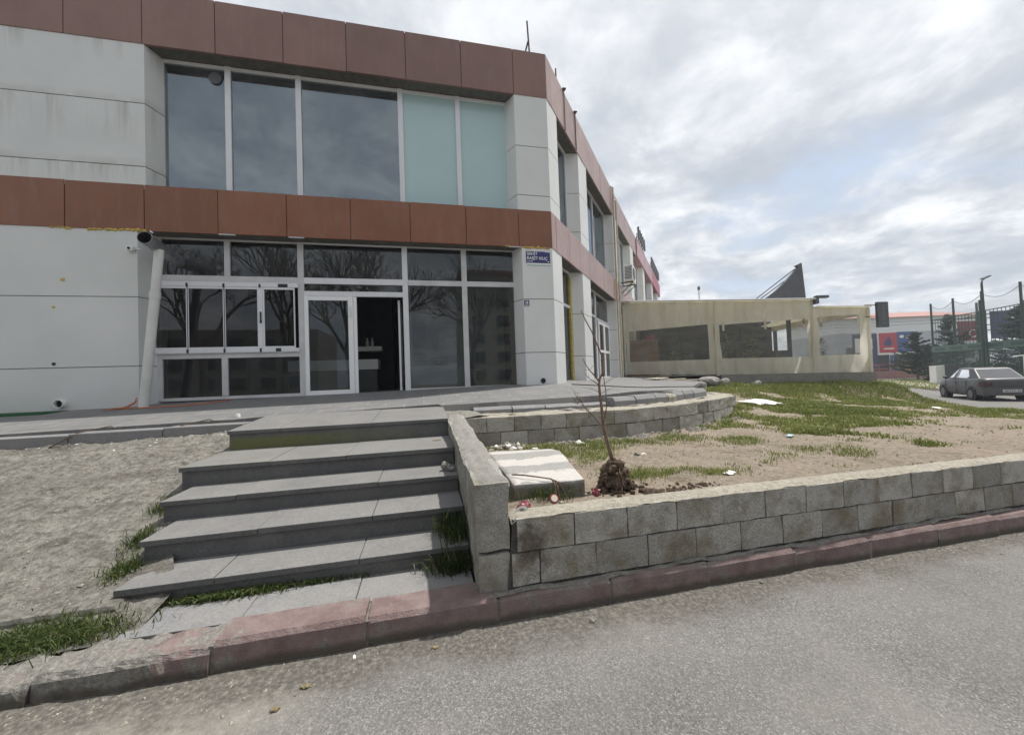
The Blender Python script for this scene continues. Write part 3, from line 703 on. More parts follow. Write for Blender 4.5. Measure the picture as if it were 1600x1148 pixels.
_r = random.Random(44); CLU = [(1.3+_r.random()*8, 3.35+_r.random()*2.6, _r.uniform(.12, .34)) for _ in range(34)]
def g_density(x, y):
    d = frn(x, y, .45, 2, 1)*.5+frn(x, y, 1.3, 3, 2)*.75+frn(x, y, 4.0, 3, 5)*.35
    far_ = smooth(3.2, 5.4, y-.13*x)
    d += -.22+.56*far_
    if y < 3.3+.03*x: d -= .2
    for a_, b_, r_ in CLU: d += .75*smooth(1.25, .35, math.hypot(x-a_, (y-b_)*1.5)/r_)
    # lush mound in front of the awning and patch at the wall's foot
    d += .55*smooth(9.0, 12.0, y) + .3*smooth(2.2, .4, math.hypot((x-8.5)/2.2, (y-7)/1.6)) + .5*smooth(1.2, .3, math.hypot((x-2.0)/1.4, (y-4.7)/.6)) + .35*smooth(1, .2, math.hypot((x-2.3)/.5, (y-3.4)/.25)) 
    d -= .9*smooth(1.2, .5, math.hypot((x-2.9)/1.0, (y-4.0)/.55))
    return d
pts = []; dv = []
rn = random.Random(99)
while len(pts) < 105000:
    u = rn.random(); x = .6+21*u**1.35; y = 2.75+rn.random()**1.15*10
    if x < 13.5 and y > 5.35+max(0, x-3.2)*.66 and not (x > 6.4 and y < 5.35+3.2*.66+(x-6.4)*1.25): continue
    if edge_d(x, y) < .1: continue
    if .62 < x < 1.5 and 3.0 < y < 4.75: continue
    d = g_density(x, y)
    if rn.random() > smooth(-.05, .75, d)**1.5: continue
    for _ in range(4):
        xx, yy = x+rn.gauss(0, .05), y+rn.gauss(0, .05)
        pts.append((xx, yy, lz(x, y))); dv.append(d)
pts = np.array(pts); dv = np.array(dv); hsv = np.clip(.45+1.1*dv, .4, 1.5); csv = np.array([.28*frn(p[0], p[1], .8, 3, 7)-.10*min(1, max(0, q)) for p, q in zip(pts, dv)])
dist = np.hypot(pts[:,0], pts[:,1])
near = dist < 7
o = blades('grass', pts[near], .038, .0034, M['grass'], 1, 1.0, hsv[near], csv[near]); tag(o, 'short patchy green grass on the near part of the dirt lot', 'grass', kind='stuff')
o = blades('grass', pts[~near], .058, .0078, M['grass'], 2, 1.0, hsv[~near], csv[~near]); tag(o, 'patchy green grass over the far part of the dirt lot', 'grass', kind='stuff')
mp = []
while len(mp) < 9000:                                    # tall grass along the plinth of the awning
    u = rn.random(); x = 10.8+u*9.5; y = 14.2-.268*(x-11)-rn.random()**1.3*2.4*(1-.4*u)-.15
    if edge_d(x, y) < .2: continue
    mp.append((x, y, lz(x, y)))
o = blades('grass', mp, .15, .010, M['grass'], 3, .8); tag(o, 'taller lush grass on the mound below the beige awning', 'grass', kind='stuff')
vp = [(a, b_, gz(a)+.12) for a, b_ in ((34+rn.random()*40, 0) for _ in range(9000)) for b_ in [10+(a-34)*.85+rn.random()*12]]
o = blades('grass', vp, .14, .02, M['grass'], 4, .8); tag(o, 'grass of the roadside verge on the far side of the side street', 'grass', kind='stuff')
def tuft(n, cx_, cy_, rx, ry, zf, h, mat, label, seed, name='grass_tuft', w=.004, lean=.7):
    r = np.random.default_rng(seed); p = []
    for _ in range(n):
        x, y = cx_+r.normal()*rx, cy_+r.normal()*ry; p.append((x, y, zf(x, y)))
    o = blades(name, p, h, w, mat, seed, lean); tag(o, label, 'grass', kind='stuff'); return o
def stepz(x, y):
    z = .148
    for xl, yf, zt, yb in ST:
        if y > yf: z = zt
    return z
tuft(1000, .21, 3.28, .055, .15, lambda x, y: .28, .17, M['weed'], 'dark grass tuft growing between the fourth step and the side wall', 11, w=.0028, lean=1.1)
tuft(900, .17, 2.90, .09, .06, lambda x, y: .15, .115, M['weed'], 'dark grass tuft at the foot of the lowest step beside the side wall', 12, w=.0028, lean=1.2)
tuft(900, -1.32, 2.93, .22, .016, lambda x, y: .15, .055, M['grass_dark'], 'leafy weeds along the foot of the lowest step at its left end', 13, w=.0045, lean=1.3)
tuft(260, -.72, 2.945, .16, .010, lambda x, y: .15, .035, M['grass_dark'], 'thin line of weeds along the foot of the lowest step near its middle', 14, w=.0035)
tuft(300, -2.24, 4.03, .05, .07, rz_, .075, M['grass_dark'], 'grass tuft at the left end of the second step', 15, w=.003, lean=1.0)
tuft(240, -2.15, 3.56, .045, .07, rz_, .065, M['grass_dark'], 'grass tuft at the left end of the third step', 16, w=.003, lean=1.0)
tuft(300, -2.04, 3.22, .05, .06, rz_, .075, M['grass_dark'], 'grass tuft at the left end of the fourth step', 17, w=.003, lean=1.0)
tuft(2600, -2.12, 2.72, .18, .055, rz_, .065, M['grass_dark'], 'wide grass patch on the ramp foot behind the worn kerb at the left', 18, w=.0028, lean=1.2)
tuft(1500, -2.55, 2.66, .16, .07, rz_, .07, M['grass_dark'], 'grass patch at the left edge of the photo behind the worn kerb', 19, w=.0028, lean=1.2)
tuft(700, 2.02, 3.38, .16, .08, lz, .055, M['grass'], 'grass tuft beside the root ball of the sapling', 20, w=.003, lean=1.0)
tuft(420, 2.75, 3.18, .12, .05, lz, .045, M['grass'], 'small grass tuft near the front wall beside the white paper', 21, w=.003, lean=1.0)
tuft(360, 1.35, 5.15, .14, .08, lz, .06, M['grass'], 'grass tuft between the rubble pile and the white striped slab', 22, w=.003, lean=1.0)
tuft(220, .95, 2.95, .12, .05, lz, .11, M['grass_dark'], 'thin dark grass in the shade under the front of the striped slab', 23, w=.0025, lean=1.0)

# ------------------------------------------------------------------ the commercial building
bld = thing('commercial_building', (0, 10, 1.2), 'two storey commercial building with white cladding, brown metal bands and a large glazed shopfront', 'building')
def stack_wall(name, poly, zs, mat, inset=.012):
    # cladding in courses with dark open joints between them
    m = MB(); c_ = Vector((sum(p[0] for p in poly)/len(poly), sum(p[1] for p in poly)/len(poly), 0))
    for a, b in zip(zs, zs[1:]): m.prism(poly, a+.007, b-.007)
    m.cm = 1
    ip = []
    for p in poly:
        v = Vector((p[0], p[1], 0)); d = (c_-v); ip.append(tuple((v+d*min(.5, inset/max(.01, d.length)*1.3))[:2]))
    m.prism(ip, zs[0]+.01, zs[-1]-.01)
    return m.build(name, [mat, M['groove']], bld, bevel=.003)
YC = Y0+.012
stack_wall('upper_wall', [(-16, YC), (-4.86, YC), (-4.92+.06, YC), (-4.74, YG+.02), (-4.74, YG+.25), (-16, YG+.25)][0:2]+[(-4.72, YG+.05), (-4.72, YG+.25), (-16, YG+.25)], [5.2, 5.63, 6.81, 7.94], M['clad'])
stack_wall('lower_wall', [(-16, YC), (-5.0, YC), (-4.86, YG+.05), (-4.86, YG+.25), (-16, YG+.25)], [.95, 1.97, 3.225, 4.46], M['clad'])
UPZ = [5.2, 5.63, 6.76, 7.94]; LOZ = [1.22, 2.06, 3.265, 4.46]
for zs, xl in ((UPZ, 2.19), (LOZ, 2.245)):
    stack_wall('corner_pillar', [(xl-.16, YG+.06), (xl, YC), (CN.x-.006, YC), bp(.68, -.012)[:2], bp(.86, -.37)[:2], bp(.86, -.7)[:2], (xl-.16, YG+.4)], zs, M['clad2'])
PB = [(2.52, 3.40), (7.42, 8.45), (11.62, 12.55), (16.3, 17.2), (20.9, 21.8), (25.0, 25.9)]
for k, (a, b_) in enumerate(PB):
    for zs in (UPZ, LOZ):
        stack_wall('pillar', [bp(a, -.012)[:2], bp(b_, -.012)[:2], bp(b_+.18, -.37)[:2], bp(b_+.18, -.62)[:2], bp(a-.2, -.62)[:2], bp(a-.2, -.37)[:2]], zs, M['clad2'])
# metal bands: joints every 1.17 m on the front and about every metre on the side
def band(name, z0, z1, mat, sidemats):
    m = MB(); r = random.Random(int(z0*10))
    xs = [2.97, 2.185]; 
    while xs[-1] > -16: xs.append(xs[-1]-1.178)
    for b, a in zip(xs, xs[1:]):
        m.cr = r.random()*.9+.05; j = r.uniform(-.004, .004)
        m.box((a+.006, Y0+j, z0+r.uniform(-.004, .004)), (b-.006 if b < 2.9 else b, Y0+.045, z1+r.uniform(-.005, .005)))
    m.cr = 0; m.cm = 1; m.box((-16, Y0+.03, z0+.012), (2.95, Y0+.30, z1-.012))
    m.build(name, [mat, M['groove']], bld, bevel=.004)
    m = MB(); s = .0; lim = 13.7; step = [.31]+[1.0]*40; i = 0
    while s < lim:
        e = min(s+step[i], lim); m.cr = r.random()*.9+.05; j = r.uniform(-.003, .003)
        A, B_, C_, D_ = bp(s+.006 if s else 0, j), bp(e-.006, j), bp(e-.006, -.045), bp(s+.006, -.045)
        m.prism([A[:2], B_[:2], C_[:2], D_[:2]], z0+r.uniform(-.004, .004), z1+r.uniform(-.004, .004)); s = e; i += 1
    m.cr = 0; m.cm = 1; m.prism([bp(.03, -.03)[:2], bp(lim, -.03)[:2], bp(lim, -.3)[:2], bp(.03, -.3)[:2]], z0+.012, z1-.012)
    m.build(name, [sidemats, M['groove']], bld, bevel=.004)
t = NT('brown_soffit'); t.pbr(t.mix(t.noise(2, 5, .6), (.085,.045,.038), (.12,.066,.055)), .6); M['soffit'] = t.m
band('upper_band', 7.93, 8.97, M['fasc_up'], M['fasc_side'])
band('lower_band', 4.44, 5.29, M['fasc_lo'], M['fasc_side'])
for z0, z1 in ((7.93, 8.93), (4.44, 5.29)):
    m = MB(); s = 13.72
    while s < 26:
        m.cm = 0 if s < 20.2 else 1; m.cr = random.random()
        m.prism([bp(s, .06)[:2], bp(s+1.2, .06)[:2], bp(s+1.2, -.3)[:2], bp(s, -.3)[:2]], z0, z1); s += 1.21
    m.cr = 0
    m.build('shop_band', [M['pinkpanel'], M['magenta']], bld, bevel=.004)
m = MB(); m.prism([bp(26.3, -.02)[:2], bp(26.3, -14)[:2], bp(26.15, -14)[:2], bp(26.15, -.02)[:2]], 1, 8.9)
m.build('end_wall', M['clad2'], bld)
for z in (7.945, 4.455):                                   # soffits over the recessed glazing
    m = MB(); m.prism([(-4.9, Y0+.05), (2.4, Y0+.05), (2.4, YG+.3), (-4.9, YG+.3)], z, z+.05)
    m.build('soffit', M['soffit'], bld)
    m = MB(); m.prism([bp(.7, -.05)[:2], bp(26, -.05)[:2], bp(26, -.62)[:2], bp(.7, -.62)[:2]], z, z+.05); m.build('soffit', M['soffit'], bld)
# structure behind the glass
m = MB()
m.prism([(-16, YG+.28), (2.3, YG+.28), bp(.9, -.62)[:2], bp(26.1, -.62)[:2], bp(26.1, -14)[:2], (-16, 24)], 8.25, 8.75)
m.build('roof', M['ceil'], bld)
m = MB()
m.prism([(-16, YG+.10), (2.3, YG+.10), bp(.9, -.52)[:2], bp(26.1, -.52)[:2], bp(26.1, -14)[:2], (-16, 24)], 4.6, 5.1)
m.build('floor_slab', M['ceil'], bld)
m = MB()
m.box((-5.1, 15.0, 5.1), (3.0, 15.15, 8.25)); m.box((-5.2, YG+.25, 5.1), (-5.05, 15, 8.25)); m.prism([bp(1.2, -6)[:2], bp(26, -6)[:2], bp(26, -6.2)[:2], bp(1.2, -6.2)[:2]], 5.1, 8.25)
m.box((-3.3, 11.2, 5.1), (-3.05, 11.45, 8.25))
m.build('upper_interior_wall', M['dim'], bld)
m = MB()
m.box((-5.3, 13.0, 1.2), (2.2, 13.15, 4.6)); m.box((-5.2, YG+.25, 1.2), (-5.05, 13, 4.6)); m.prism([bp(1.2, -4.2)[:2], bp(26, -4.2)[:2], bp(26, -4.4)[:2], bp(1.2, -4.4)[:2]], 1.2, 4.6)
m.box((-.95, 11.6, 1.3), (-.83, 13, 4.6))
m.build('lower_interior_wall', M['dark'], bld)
m = MB(); m.prism([(-16, YG+.1), (2.3, YG+.1), bp(.9, -.5)[:2], bp(26.1, -.5)[:2], bp(26.1, -14)[:2], (-16, 24)], 1.0, 1.285); m.build('floor', M['dim'], bld)
# pale room in the right half of the shop (seen through the two right panes)
m = MB(); m.box((.15, 12.2, 1.29), (2.6, 12.3, 4.6)); m.box((-.35, 10.6, 1.29), (-.27, 12.2, 4.6)); m.build('partition', M['dim'], bld)

def frame_bars(m, vert, hori, y, d=.075):
    for x, w, z0, z1 in vert: m.box((x-w/2, y-.02, z0), (x+w/2, y+d-.02, z1))
    for z, w, x0, x1 in hori: m.box((x0, y-.017, z-w/2), (x1, y+d-.024, z+w/2))
def pane(name, x0, x1, z0, z1, y, mat, par):
    m = MB(); m.box((x0, y+.018, z0), (x1, y+.026, z1)); return m.build(name, mat, par)
# upper windows: five panes
XV = [-4.80, -3.64, -2.355, -.318, .936, 2.09]
m = MB()
frame_bars(m, [(x, .105 if 0 < i < 5 else .06, 5.22, 7.944) for i, x in enumerate(XV)], [(5.27, .08, -4.83, 2.12), (7.905, .06, -4.83, 2.12)], YG)
uw = m.build('upper_window', M['alu'], bld, bevel=.004)
for i in range(5): pane('pane', XV[i]+.04, XV[i+1]-.04, 5.29, 7.885, YG, M['frost'] if i >= 3 else M['glass_up'], uw)
m = MB(); m.tube([(-3.86, YG+.012, 7.68), (-3.86, YG-.012, 7.68)], .115, 20); m.build('vent', M['darkgrey'], uw)
m = MB(); m.box((-4.75, YG+.5, 7.70), (2.1, YG+.53, 7.93)); m.build('blind_box', M['dim'], uw)
# shopfront, left bay with folding panes
m = MB()
frame_bars(m, [(-4.86, .10, 1.30, 4.45), (-3.705, .10, 3.72, 4.43), (-3.775, .105, 1.36, 2.10), (-2.385, .115, 1.28, 4.45)],
           [(3.655, .13, -4.87, -2.43), (4.43, .035, -4.87, -2.43), (2.145, .09, -4.87, -2.43), (1.325, .06, -4.87, -2.43)], YG)
fw_ = m.build('shop_window', M['alug'], bld, bevel=.004)
for a, b_, z0, z1 in ((-4.85, -3.75, 3.72, 4.42), (-3.66, -2.43, 3.72, 4.42), (-4.95, -3.82, 1.35, 2.10), (-3.73, -2.43, 1.35, 2.10)): pane('pane', a, b_, z0, z1, YG, M['glass'], fw_)
m = MB(); m.box((-4.88, YG-.06, 3.50), (-2.80, YG-.021, 3.575)); m.box((-2.62, YG-.06, 3.50), (-2.43, YG-.021, 3.575)); m.box((-4.9, YG-.045, 3.574), (-2.43, YG-.0215, 3.592)); m.build('rail', M['alu'], fw_, bevel=.003)
m = MB(); m.box((-4.9, YG-.06, 2.205), (-2.86, YG-.021, 2.275)); m.box((-2.76, YG-.06, 2.205), (-2.43, YG-.021, 2.275)); m.box((-4.9, YG-.045, 2.19), (-2.43, YG-.0215, 2.206)); m.build('rail', M['alu'], fw_, bevel=.003)
for a, b_, wl, wr in ((-4.93, -4.385, .02, .012), (-4.365, -3.765, .012, .012), (-3.745, -3.165, .012, .012), (-3.085, -2.50, .035, .02)):
    m = MB(); y = YG-.05
    m.box((a, y, 3.455), (b_, y+.03, 3.498)); m.box((a, y, 2.277), (b_, y+.03, 2.315))
    m.box((a, y+.002, 2.317), (a+wl, y+.028, 3.453)); m.box((b_-wr, y+.002, 2.317), (b_, y+.028, 3.453))
    m.cm = 1; m.box((a+wl, y+.011, 2.315), (b_-wr, y+.019, 3.455)); m.build('folding_pane', [M['alu'], M['glass_fold']], fw_)
m = MB(); m.box((-3.163, YG-.055, 2.28), (-3.087, YG-.024, 3.495)); m.build('folding_stile', M['alu'], fw_, bevel=.003)
m = MB(); m.tube([(-3.115, YG-.07, 2.83), (-3.115, YG-.07, 3.0)], .014, 8); m.box((-3.13, YG-.072, 2.78), (-3.10, YG-.055, 2.83)); m.build('handle', M['black'], fw_)
for x in (-4.375, -3.755, -3.125):
    for z in (2.205, 3.49):
        m = MB(); m.box((x-.018, YG-.064, z), (x+.018, YG-.05, z+.07)); m.build('hinge', M['black'], fw_)
for a, b_, z in ((-2.80, -2.62, 3.50), (-2.86, -2.76, 2.205)):
    m = MB(); m.box((a, YG-.045, z), (b_, YG-.03, z+.07)); m.build('track_gap', M['black'], fw_)
# door bay
m = MB()
frame_bars(m, [(-.322, .112, 1.285, 4.45)], [(3.658, .125, -2.33, -.375), (4.435, .03, -2.33, -.375), (3.392, .105, -2.33, -.375)], YG)
db = m.build('door_frame', M['alu'], bld, bevel=.004)
for z0, z1 in ((3.72, 4.42), (3.445, 3.597)): pane('pane', -2.33, -.375, z0, z1, YG, M['glass'], db)
m = MB(); y = YG-.035
for a, b_ in (((-2.33, 1.29), (-2.255, 3.335)), ((-1.495, 1.29), (-1.395, 3.335))): m.box((a[0], y, a[1]), (b_[0], y+.06, b_[1]))
m.box((-2.254, y+.003, 3.25), (-1.496, y+.057, 3.333)); m.box((-2.254, y+.003, 1.295), (-1.496, y+.057, 1.39)); m.box((-1.393, y+.02, 1.30), (-1.325, y+.07, 3.335))
dl = m.build('door', M['pvc'], bld, bevel=.004); pane('pane', -2.256, -1.494, 1.39, 3.25, YG-.02, M['glass'], dl)
m = MB(); m.box((-1.452, y-.03, 2.90), (-1.43, y, 3.12)); m.build('handle', M['alu'], dl, bevel=.004)
m = MB(); m.box((-.50, 8.75, 1.30), (-.45, 9.62, 1.40)); m.box((-.50, 8.75, 3.2), (-.45, 9.62, 3.3)); m.box((-.497, 8.75, 1.40), (-.453, 8.85, 3.2)); m.box((-.497, 9.52, 1.40), (-.453, 9.62, 3.2))
d2 = m.build('door', M['pvc'], bld, bevel=.003); m = MB(); m.box((-.48, 8.85, 1.4), (-.47, 9.52, 3.2)); m.build('pane', M['glass'], d2)
# right bay
m = MB()
frame_bars(m, [(.963, .118, 1.30, 4.45), (2.20, .07, 1.30, 4.45)], [(3.655, .115, -.264, 2.165), (4.437, .03, -.264, 2.165), (1.32, .07, -.264, 2.165)], YG)
rb = m.build('shop_window', M['alug'], bld, bevel=.004)
for a, b_ in ((-.265, .904), (1.022, 2.165)):
    pane('pane', a, b_, 3.71, 4.425, YG, M['glass'], rb); pane('pane', a, b_, 1.355, 3.60, YG, M['glass'], rb)
m = MB(); m.box((-.262, YG+.028, 1.36), (.90, YG+.031, 1.845))
for z in (1.875, 1.915, 1.955): m.box((-.262, YG+.028, z), (.90, YG+.031, z+.018))
m.build('frosted_film', M['frost2'], rb)
m = MB()
for x, z0, z1 in ((2.238, 1.29, 4.4),): m.box((x-.012, YG-.14, z0), (x+.03, YG-.03, z1))
m.build('foam_strip', M['ochre'], bld)
def foam(x0, x1, z, seed, n=14):
    r = random.Random(seed); m = MB()
    for i in range(n): m.lump((x0+(x1-x0)*(i+r.random()*.6)/n, Y0+.004+r.random()*.01, z+r.uniform(-.012, .012)), ((x1-x0)/n*r.uniform(.75, 1.0), .022, r.uniform(.012, .034)), seed*50+i, 1, .3)
    m.build('mounting_foam', M['foam'], bld, smooth=True)
foam(-6.25, -5.95, 4.435, 1, 7); foam(-5.75, -5.3, 4.435, 2, 9); foam(-5.25, -4.85, 4.44, 3, 10); foam(-5.15, -4.9, 4.45, 4, 6); foam(2.28, 2.9, 4.43, 5, 13); foam(1.86, 1.98, 4.44, 6, 5)
for x in (-3.70, -2.50, 1.95):
    m = MB(); m.box((x, Y0-.01, 4.425), (x+.28, Y0+.03, 4.437)); m.build('bent_bracket', M['alu'], bld)
# holes and vents in the cladding
for x, z, r0, L in ((-6.135, 1.345, .075, .07), (2.63, 1.42, .06, .012)):
    m = MB(); n = 24
    ring = lambda rr, y: [(x+rr*math.cos(k*2*math.pi/n), y, z+rr*math.sin(k*2*math.pi/n)) for k in range(n)]
    V = ring(r0, YC) + ring(r0, YC-L) + ring(r0*.86, YC-L) + ring(r0*.86, YC-.004)
    m.add(V, [(q*n+k, q*n+(k+1) % n, (q+1)*n+(k+1) % n, (q+1)*n+k) for q in range(3) for k in range(n)])
    m.cm = 1; m.add(ring(r0*.86, YC-.0035), [tuple(range(n-1, -1, -1))])
    m.build('vent_pipe', [M['white'] if L > .05 else M['darkgrey'], M['inner']], bld, smooth=False)
m = MB(); m.tube([(-6.235, YC-.006, 2.04), (-6.235, YC+.001, 2.04)], .028, 14); m.build('plug_hole', M['black'], bld)
for x, z, w in ((-6.10, 3.515, .03), (-6.235, 3.03, .022)):
    m = MB(); m.box((x-w, YC-.004, z-w*.8), (x+w, YC+.001, z+w*.8)); m.build('putty_patch', M['foam'], bld)
# side facade windows
def side_window(s0, s1, z0, z1, mull, mats, foot=None):
    m = MB(); o = -.34
    def bar(a, b_, za, zb_, d0=0): m.prism([bp(a, o+.02+d0)[:2], bp(b_, o+.02+d0)[:2], bp(b_, o-.05)[:2], bp(a, o-.05)[:2]], za, zb_)
    for s in [s0, *mull, s1-.07]: bar(s, s+.07, z0, z1)
    for z in (z0, z1-.06): bar(s0+.07, s1-.07, z+.001, z+.059, -.004)
    if foot: bar(s0+.07, s1-.07, foot, foot+.08, -.004)
    w = m.build('side_window', M['alu'], bld)
    ed_ = [s0, *mull, s1-.07]
    for k in range(len(ed_)-1):
        m = MB(); m.prism([bp(ed_[k]+.06, o-.02)[:2], bp(ed_[k+1]+.01, o-.02)[:2], bp(ed_[k+1]+.01, o-.03)[:2], bp(ed_[k]+.06, o-.03)[:2]], z0+.05, z1-.05); m.build('pane', mats[k % len(mats)], w)
    return w
GU, GF = M['glass_up'], M['frost']
side_window(.86, 2.32, 5.2, 7.94, [], [GU]); side_window(3.58, 7.22, 5.2, 7.94, [5.3], [GU, GU]); side_window(8.63, 11.42, 5.2, 7.94, [9.6, 10.5], [GU, GF, GU]); side_window(12.73, 16.1, 5.2, 7.94, [14.4], [GU]); side_window(17.4, 20.7, 5.2, 7.94, [19], [GU]); side_window(22, 24.8, 5.2, 7.94, [], [GU])
side_window(.86, 2.32, 1.3, 4.45, [], [M['glass']], 3.4); side_window(3.58, 5.2, 1.3, 4.45, [], [M['glass']], 3.5); sd = side_window(5.22, 7.22, 1.3, 4.45, [], [M['glass']], 3.45)
m = MB(); m.prism([bp(2.20, -.30)[:2], bp(2.34, -.30)[:2], bp(2.34, -.37)[:2], bp(2.20, -.37)[:2]], 1.32, 4.3); m.build('foam_strip', M['ochre'], bld)
for a, b_ in ((5.35, 6.2), (6.24, 7.1)):
    m = MB(); o = -.30
    for s in (a, b_-.09): m.prism([bp(s, o+.03)[:2], bp(s+.09, o+.03)[:2], bp(s+.09, o-.02)[:2], bp(s, o-.02)[:2]], 1.32, 3.42)
    for z in (1.33, 2.3, 3.32): m.prism([bp(a+.09, o+.027)[:2], bp(b_-.09, o+.027)[:2], bp(b_-.09, o-.017)[:2], bp(a+.09, o-.017)[:2]], z, z+.09)
    d_ = m.build('side_door', M['pvc'], bld); m = MB(); m.prism([bp(a+.08, o+.01)[:2], bp(b_-.08, o+.01)[:2], bp(b_-.08, o)[:2], bp(a+.08, o)[:2]], 1.4, 3.35); m.build('pane', M['glass'], d_)

# ------------------------------------------------------------------ things on and in the building
def text(body, size, loc, mat, parent, name='lettering', ext=.002, rot=None, bold=0, sx=1):
    cu = bpy.data.curves.new('t', 'FONT'); cu.body = body; cu.size = size; cu.extrude = ext; cu.offset = bold
    ob = bpy.data.objects.new('t', cu); col.objects.link(ob); dg = bpy.context.evaluated_depsgraph_get()
    me = bpy.data.meshes.new_from_object(ob.evaluated_get(dg)); bpy.data.objects.remove(ob); bpy.data.curves.remove(cu)
    me.transform(Matrix.Scale(sx, 4, (1,0,0))); me.transform(rot if rot is not None else Matrix.Rotation(R(90), 4, 'X'))
    me.materials.clear(); me.materials.append(mat)
    o = bpy.data.objects.new(name, me); col.objects.link(o); o.location = Vector(loc)-(wloc(parent) if parent else Vector()); o.parent = parent; return o
sg = thing('street_sign', (2.62, YC, 4.19), 'dark blue street name plate with white capitals at the top of the corner pillar', 'street sign')
m = MB(); m.box((2.335, YC-.014, 4.085), (2.90, YC-.001, 4.345)); m.build('plate', M['navy'], sg, bevel=.004)
m = MB(); m.box((2.36, YC-.011, 4.05), (2.90, YC-.001, 4.078)); m.cm = 1; m.box((2.36, YC-.0112, 4.028), (2.90, YC-.001, 4.05)); m.box((2.86, YC-.0114, 4.026), (2.89, YC-.001, 4.049)); m.build('backing_strip', [M['signwhite'], M['frost']], sg)
text('ŞEHİT', .088, (2.352, YC-.015, 4.262), M['signwhite'], sg, bold=.0009, sx=.98)
text('RAŞİT KILIÇ', .094, (2.352, YC-.015, 4.158), M['signwhite'], sg, bold=.0009, sx=.93)
text('SOKAĞI', .038, (2.352, YC-.015, 4.105), M['signwhite'], sg)
m = MB(); m.lump((2.855, YC-.015, 4.112), (.022, .004, .012), 4, 2, .05); m.build('emblem', M['signwhite'], sg)
for a, b_ in ((2.79, 2.83), (2.85, 2.89)):
    m = MB(); m.box((a, YC-.016, 4.33), (b_, YC-.002, 4.346)); m.build('chipped_edge', M['signwhite'], sg)
hn = thing('house_number_plate', (2.31, YC, 3.17), 'small dark blue house number plate on the corner pillar below the street name', 'house number')
m = MB(); m.box((2.255, YC-.012, 3.098), (2.37, YC-.001, 3.238)); m.build('plate', M['navy'], hn, bevel=.004)
text('18', .075, (2.27, YC-.013, 3.150), M['signwhite'], hn, bold=.002)
m = MB(); m.box((2.268, YC-.0135, 3.108), (2.357, YC-.011, 3.124)); m.box((2.29, YC-.0135, 3.218), (2.335, YC-.011, 3.226)); m.build('strip', M['signwhite'], hn)
# flue and downpipe
fl = thing('flue_duct', (-4.6, 8.2, 4.15), 'wide galvanised flue duct with a dark open mouth sticking out of the shopfront glass', 'duct')
def duct(m, p0, p1, r, r2, n=28):
    p0, p1 = Vector(p0), Vector(p1); u = (p1-p0).normalized(); a = u.cross(Vector((0,0,1))).normalized(); b_ = a.cross(u)
    g = lambda p, rr: [p+(a*math.cos(k*2*math.pi/n)+b_*math.sin(k*2*math.pi/n))*rr for k in range(n)]
    V = g(p1, r)+g(p0, r)+g(p0, r2)+g(p0+(p1-p0)*.55, r2)
    m.cm = 0; m.add(V, [(q*n+k, (q+1)*n+k, (q+1)*n+(k+1) % n, q*n+(k+1) % n) for q in range(2) for k in range(n)])
    m.cm = 1; m.add(g(p0+u*.004, r2)+g(p0+(p1-p0)*.55, r2), [(k, n+k, n+(k+1) % n, (k+1) % n) for k in range(n)]+[tuple(n+k for k in range(n))]); m.cm = 0
m = MB(); duct(m, (-4.49, 7.60, 4.09), (-4.54, 8.75, 3.97), .106, .101); m.build('tube', [M['steel'], M['inner']], fl, smooth=False)
m = MB()
for k in range(3): m.box((-4.42+k*.012, 7.602-.002*k, 4.195-.01*k), (-4.405+k*.012, 7.625, 4.21-.01*k))
m.build('foil_tape', M['whitetrash'], fl)
dp = thing('downpipe', (-4.9, 8.1, 1.22), 'leaning white drain pipe in front of the left edge of the shopfront, below the flue', 'pipe')
m = MB(); m.tube([(-4.46, 7.92, 3.99), (-4.565, 7.97, 3.15)], .068, 20); m.build('upper_length', M['pipe'], dp, smooth=False)
m = MB(); m.tube([(-4.56, 7.97, 3.2), (-4.80, 8.05, 1.215)], .073, 20); m.build('lower_length', M['pipe'], dp)
m = MB(); m.tube([(-4.555, 7.965, 3.25), (-4.567, 7.972, 3.14)], .081, 20); m.build('collar', M['pipe'], dp)
cm = thing('security_camera', (-5.05, YC, 4.08), 'small white security camera on a bracket on the left wall under the brown band', 'camera')
m = MB(); m.box((-5.12, YC-.09, 4.045), (-5.02, YC-.005, 4.125)); m.build('housing', M['white'], cm, bevel=.012)
m = MB(); m.tube([(-5.075, YC-.089, 4.085), (-5.075, YC-.1, 4.085)], .024, 14); m.build('lens', M['black'], cm)
m = MB(); m.tube([(-5.02, YC-.03, 4.09), (-4.95, YC-.005, 4.09)], .01, 6); m.build('arm', M['alu'], cm)
oc = MB(); oc.tube([(-5.02, 8.24, 1.40), (-5.02, 8.2, 1.30), (-5.08, 8.12, 1.24), (-5.2, 7.98, tz(-5.2, 7.98)+.012), (-4.7, 7.95, tz(-4.7, 7.95)+.012), (-4.2, 7.97, tz(-4.2, 7.97)+.012), (-3.85, 8.1, tz(-3.85, 8.1)+.012), (-3.62, 8.42, tz(-3.6, 8.42)+.012)], .009, 6)
oc.tube([(-5.3, 7.9, tz(-5.3, 7.9)+.01), (-5.1, 8.1, 1.245), (-5.0, 8.22, 1.34)], .009, 6)
tag(oc.build('cable', M['orange'], smooth=True), 'thin orange cable lying on the terrace at the foot of the white drain pipe', 'cable')
bc = MB(); cpts = []
for x, y in ((3.2, 8.0), (4.0, 7.5), (4.6, 7.3), (5.6, 7.9), (6.6, 8.3), (7.6, 9.3)): cpts.append((x, y, tz(x, y)+.012))
bc.tube(cpts, .011, 6); tag(bc.build('cable', M['black'], smooth=True), 'black cable lying across the terrace paving near the corner pillar', 'cable')
mat_ = MB(); 
